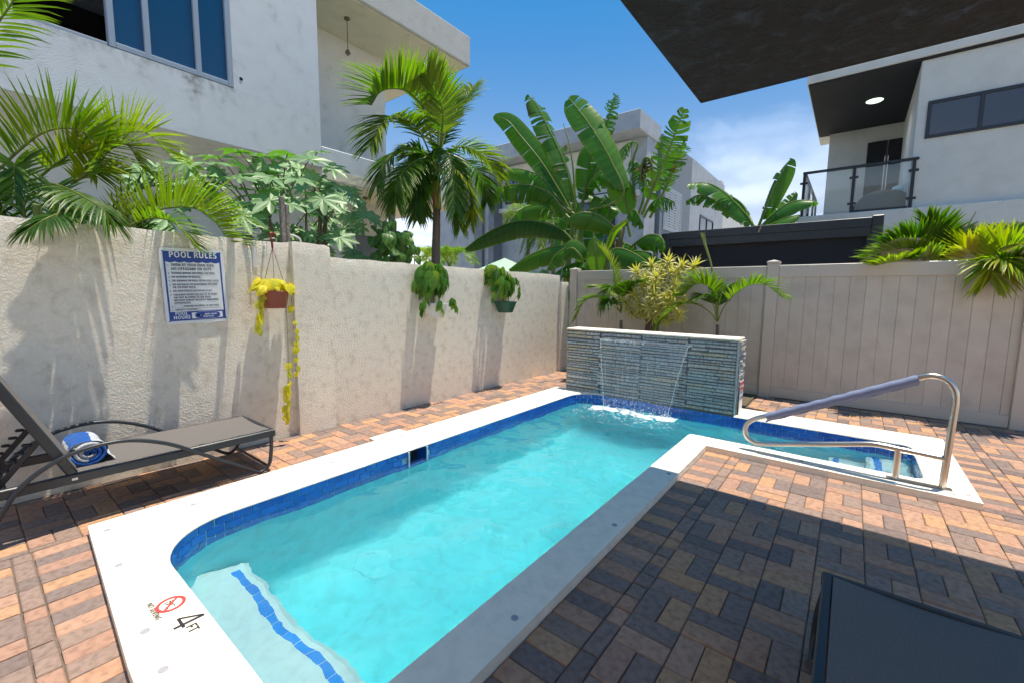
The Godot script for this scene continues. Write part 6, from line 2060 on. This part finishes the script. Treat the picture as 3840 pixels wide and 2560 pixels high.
	for q in [
		[[Vector3(-1.695, 2.789, -10.100), Vector3(-1.842, 3.052, -10.000), Vector3(-2.187, 3.459, -9.900), Vector3(-2.530, 3.721, -9.800), Vector3(-2.932, 3.758, -9.700)], 0.34, Vector3(0.35, 0.8, 0.5), {"fold": 0.35, "tears": 0.22, "stem": 0.1, "sag": 0.1}],
		[[Vector3(-1.695, 2.789, -10.100), Vector3(-1.796, 2.988, -10.300), Vector3(-2.007, 3.354, -10.500), Vector3(-2.342, 3.616, -10.600), Vector3(-2.658, 3.618, -10.700)], 0.30, side_up, {"fold": 0.9, "tears": 0.2, "stem": 0.15, "sag": 0.2}],
		[[Vector3(-2.131, 3.168, -9.900), Vector3(-2.411, 3.368, -9.800), Vector3(-2.692, 3.487, -9.700), Vector3(-2.924, 3.374, -9.600)], 0.20, side_up, {"fold": 0.8, "tears": 0.25, "stem": 0.05, "sag": 0.2, "c1": Color(0.12, 0.26, 0.03)}],
		[[Vector3(-1.621, 2.783, -10.100), Vector3(-1.503, 3.172, -10.100), Vector3(-1.373, 3.587, -10.100), Vector3(-1.254, 3.858, -10.100), Vector3(-1.125, 4.054, -10.100)], 0.26, Vector3(-0.2, 0.2, 0.9), {"fold": 0.55, "tears": 0.04, "stem": 0.1, "c1": Color(0.10, 0.24, 0.03)}],
		[[Vector3(-1.585, 2.780, -10.100), Vector3(-1.405, 2.950, -10.000), Vector3(-1.183, 3.124, -9.900), Vector3(-0.938, 3.200, -9.850), Vector3(-0.650, 3.139, -9.800)], 0.30, side_up, {"fold": 0.6, "tears": 0.1, "stem": 0.1, "sag": 0.1}],
		[[Vector3(-1.579, 2.805, -10.300), Vector3(-1.356, 3.062, -10.400), Vector3(-1.204, 3.263, -10.500), Vector3(-1.056, 3.502, -10.600)], 0.16, Vector3(0.35, 0.4, 0.8), {"fold": 0.2, "tears": 0.1, "stem": 0.1, "c1": Color(0.12, 0.26, 0.03)}],
		[[Vector3(-1.517, 2.730, -9.900), Vector3(-1.285, 2.814, -9.800), Vector3(-1.096, 2.877, -9.700), Vector3(-0.890, 2.913, -9.700)], 0.22, side_up, {"fold": 0.5, "tears": 0.05, "stem": 0.1, "c0": Color(0.08, 0.22, 0.02), "c1": Color(0.16, 0.3, 0.03)}]]:
		var pts := []
		for v in q[0]:
			pts.append(v - o)
		banana_leaf(t, pts, q[1], q[2], M.banana, q[3])
	var scrap := Mb.new()
	box(scrap, Vector3(-1.401, 2.627, -8.980), Vector3(0.025, 0.16, 0.01), 0.003, Basis(Vector3(0, 0, 1), -0.35))
	tag(part("dry_leaf", scrap, mat("dry_scrap", Color(0.33, 0.27, 0.18), 0.9), self), "small dry leaf scrap lying on the top beam of the black enclosure", "leaf")

# ---------------------------------------------------------------- shrubs and oddments
func shrubs() -> void:
	var b := Vector3(-2.397, 0.968, -6.550)
	var t := thing("striped_shrub", "yellow and green striped shrub of whorled leaves between the young palms", "shrub", Vector3(b.x, 0, b.z))
	var o := t.position
	var heads := []
	for v in 4:
		heads.append(rosette_mesh(v * 7))
	var spots := [Vector3(-2.652, 1.763, -6.500), Vector3(-2.448, 1.866, -6.550), Vector3(-2.215, 1.910, -6.600), Vector3(-2.016, 1.840, -6.600), Vector3(-1.841, 1.835, -6.600), Vector3(-2.476, 1.661, -6.450), Vector3(-2.318, 1.529, -6.350), Vector3(-2.249, 1.660, -6.500), Vector3(-2.630, 1.400, -6.400), Vector3(-2.773, 1.290, -6.400), Vector3(-2.293, 1.403, -6.300), Vector3(-2.153, 1.390, -6.350), Vector3(-2.039, 1.562, -6.450), Vector3(-2.516, 1.141, -6.400), Vector3(-2.696, 1.151, -6.420), Vector3(-2.223, 1.216, -6.350), Vector3(-2.048, 1.437, -6.400), Vector3(-1.956, 1.130, -6.400), Vector3(-2.366, 1.244, -6.300), Vector3(-2.085, 1.282, -6.350), Vector3(-2.046, 1.674, -6.550), Vector3(-2.500, 1.531, -6.400), Vector3(-2.536, 1.271, -6.350), Vector3(-2.305, 1.790, -6.550), Vector3(-2.127, 1.752, -6.500), Vector3(-2.349, 1.115, -6.400), Vector3(-2.155, 1.073, -6.450), Vector3(-2.779, 1.466, -6.500), Vector3(-1.950, 1.315, -6.500), Vector3(-2.311, 1.673, -6.400)]
	var root := b - o
	for k in spots.size():
		var p: Vector3 = spots[k] - o
		var twig := Mb.new()
		tube(twig, spline([root + Vector3(r(-0.08, 0.08), -b.y, r(-0.05, 0.05)), root + Vector3(r(-0.1, 0.1), 0, 0), root.lerp(p, 0.6) + Vector3(0, -0.04, -0.03), p], 12), 0.009, 0.005, 5)
		part("twig", twig, M.twig, t)
		var out := (p - root - Vector3(0, -0.25, -0.3)).normalized()
		put("leaf_whorl", heads[k % 4], M.leaf_yellow, t, at_(p, facing(out, Vector3(r(-1, 1), 0.1, r(-1, 1)), r(0.85, 1.15))))
	# castor bean behind the wall
	b = Vector3(-5.500, 2.097, -2.678)
	t = thing("castor_plant", "large leaved castor bean plant behind the wall with pale star shaped leaves", "castor plant", Vector3(b.x, 0, b.z))
	o = t.position
	var stars := []
	for v in 4:
		stars.append(castor_mesh(v))
	var leaves := [[Vector3(-5.400, 2.724, -1.724), 0.58, 0.25], [Vector3(-5.200, 2.585, -1.942), 0.62, 0.45], [Vector3(-5.200, 2.659, -2.241), 0.55, 0.6], [Vector3(-5.150, 2.688, -2.522), 0.53, 0.45], [Vector3(-5.300, 2.991, -2.779), 0.58, 0.8], [Vector3(-5.000, 2.491, -2.740), 0.58, 1.3], [Vector3(-5.100, 2.584, -3.062), 0.53, 1.0], [Vector3(-5.000, 2.367, -2.154), 0.58, 1.1], [Vector3(-5.000, 2.369, -2.358), 0.45, 0.8], [Vector3(-5.100, 2.382, -3.388), 0.45, 1.1], [Vector3(-5.000, 2.165, -1.867), 0.55, 1.5], [Vector3(-5.500, 2.948, -2.048), 0.50, 0.15], [Vector3(-5.500, 2.952, -2.194), 0.50, 0.2], [Vector3(-5.300, 2.954, -3.040), 0.50, 1.0], [Vector3(-5.300, 2.727, -3.287), 0.50, 0.9], [Vector3(-5.700, 2.885, -1.912), 0.53, 0.1], [Vector3(-5.700, 3.027, -2.445), 0.53, 0.1], [Vector3(-5.700, 3.112, -2.690), 0.53, 0.1], [Vector3(-5.600, 3.210, -3.050), 0.47, 0.3], [Vector3(-4.900, 2.053, -2.886), 0.47, 1.2], [Vector3(-5.700, 2.646, -1.821), 0.53, 0.2], [Vector3(-5.600, 2.571, -1.903), 0.53, 0.3], [Vector3(-5.400, 2.771, -3.048), 0.45, 0.7], [Vector3(-5.300, 2.583, -2.402), 0.45, 0.4], [Vector3(-5.300, 2.508, -2.127), 0.45, 0.3]]
	var stalks := Mb.new()
	for k in leaves.size():
		var p: Vector3 = leaves[k][0] - o
		var tilt: float = leaves[k][2]
		put("leaf", stars[k % 4], M.leaf_dull, t, at_(p, facing(Vector3(0.75 * tilt, 1.0, 0.35 * tilt + r(-0.15, 0.15)), Vector3(r(-0.6, 0.6), -0.2, r(-0.6, 0.6)), leaves[k][1])))
		var hub := Vector3(r(-0.4, 0.1), p.y - r(0.25, 0.5), lerpf(p.z, 0.0, 0.45))
		tube(stalks, spline([hub, hub.lerp(p, 0.6) + Vector3(0, 0.05, 0), p], 8), 0.008, 0.005, 5)
	var dark := leafmat("castor_inner", Color(0.35, 0.6, 0.08), 0.55)
	for k in 200:
		var p := Vector3(-5.700, 2.343, -2.532) - o + Vector3(r(-0.55, 0.45), r(-0.75, 0.7), r(-1.2, 1.3))
		p.y -= 0.28 * absf(p.z)
		var q := put("leaf", stars[k % 4], dark, t, at_(p, facing(Vector3(r(0.0, 1.3), r(0.3, 1.0), r(-0.6, 0.8)), Vector3(r(-1, 1), -0.3, r(-1, 1)), r(0.26, 0.44))))
	part("stalk", stalks, M.twig, t)
	for k in 7:
		var s := Mb.new()
		var z := r(-0.9, 0.9)
		tube(s, spline([Vector3(0, 0, z * 0.3), Vector3(0.05, 1.2, z * 0.6), Vector3(r(-0.2, 0.2), 2.2, z), Vector3(r(-0.2, 0.2), 2.7, z * 1.15)], 16), 0.025, 0.010, 7)
		part("stem", s, M.twig, t)
	# weathered post with the castor behind it
	var p0 := Vector3(-4.550, 1.909, -2.055)
	var p1 := Vector3(-4.550, 2.337, -2.064)
	var post := Mb.new()
	box(post, Vector3(p0.x, p1.y / 2, p0.z - 0.012), Vector3(0.045, p1.y, 0.045), 0.006)
	box(post, Vector3(p0.x + 0.004, p1.y / 2 - 0.035, p0.z - 0.056), Vector3(0.040, p1.y - 0.07, 0.038), 0.006)
	tag(part("wooden_post", post, M.wood, self), "grey weathered wooden post behind the wall above the hanging pot", "post")
	var pipe := Mb.new()
	tube(pipe, spline([Vector3(-4.600, 1.928, -2.118) - Vector3(0, 0.2, 0), Vector3(-4.600, 1.960, -2.125), Vector3(-4.600, 1.974, -2.177), Vector3(-4.600, 1.957, -2.239), Vector3(-4.600, 1.923, -2.264), Vector3(-4.600, 1.860, -2.266)], 24), 0.012, 0.012, 8)
	tag(part("white_pipe", pipe, M.white_plastic, self), "curved white pipe end showing over the wall beside the wooden post", "pipe")
	# vine on a post
	var v0 := Vector3(-5.000, 1.842, -3.727)
	var v1 := Vector3(-5.000, 2.445, -3.726)
	t = thing("vine_post", "grey post wrapped in a round leaved green vine behind the wall", "vine", Vector3(v0.x, 0, v0.z))
	o = t.position
	var vp := Mb.new()
	rod(vp, Vector3(0, -0.05, 0), Vector3(v1.x, v1.y, v1.z) - o, 0.033, 10)
	part("post", vp, M.wood, t)
	var hearts := []
	for v in 3:
		hearts.append(heart_mesh([Color(0.06, 0.17, 0.02), Color(0.09, 0.21, 0.025), Color(0.12, 0.25, 0.03)][v], [Color(0.08, 0.2, 0.02), Color(0.12, 0.26, 0.03), Color(0.05, 0.15, 0.02)][v], 0.95, v + 3))
	for k in 95:
		var f := rng.randf()
		var c := Vector3(r(-0.22, 0.24), v0.y - 0.25 + f * 0.75, r(-0.33, 0.38) * (1.1 - f * 0.6))
		put("leaf", hearts[k % 3], M.leaf_dull, t, at_(c, facing(Vector3(1.0, r(0.2, 0.9), r(-0.3, 0.9)), Vector3(r(-0.4, 0.4), -1.0, r(-0.8, 0.8)), r(0.10, 0.17))))
	var vs := Mb.new()
	for k in 6:
		tube(vs, spline([Vector3(0.03, 0.4, 0), Vector3(r(-0.1, 0.12), 1.4, r(-0.2, 0.2)), Vector3(r(-0.1, 0.1), v0.y + r(0.1, 0.5), r(-0.15, 0.15))], 12), 0.006, 0.004, 5)
	part("vine_stem", vs, M.twig, t)
	# patio umbrella far behind the wall
	var top := Vector3(-8.134, 2.549, -10.000)
	t = thing("patio_umbrella", "pale green patio umbrella canopy showing above the wall far behind", "umbrella", Vector3(top.x, 0, top.z))
	var cv := Mb.new()
	var py := top.y - 0.10
	for k in 8:
		var a0 := TAU * k / 8.0 + 0.3
		var a1 := TAU * (k + 1) / 8.0 + 0.3
		cv.poly([Vector3(0, py, 0), Vector3(cos(a0) * 1.15, py - 0.46, sin(a0) * 1.15), Vector3(cos(a1) * 1.15, py - 0.46, sin(a1) * 1.15)], UP)
		cv.poly([Vector3(cos(a0) * 1.15, py - 0.46, sin(a0) * 1.15), Vector3(cos(a1) * 1.15, py - 0.46, sin(a1) * 1.15), Vector3(cos(a1) * 1.17, py - 0.58, sin(a1) * 1.17), Vector3(cos(a0) * 1.17, py - 0.58, sin(a0) * 1.17)], Vector3(cos(a0), 0, sin(a0)))
	part("canopy", cv, M.umbrella, t)
	var pole := Mb.new()
	rod(pole, Vector3(0, 0, 0), Vector3(0, py + 0.03, 0), 0.02, 8)
	part("pole", pole, M.alu, t)
	var bed := mbox(Vector3(-3.2, -0.05, -6.98), Vector3(-0.985, 0.012, -5.74))
	setting("planting_bed", bed, M.earth, "narrow bed of dark soil between the water wall and the fence")
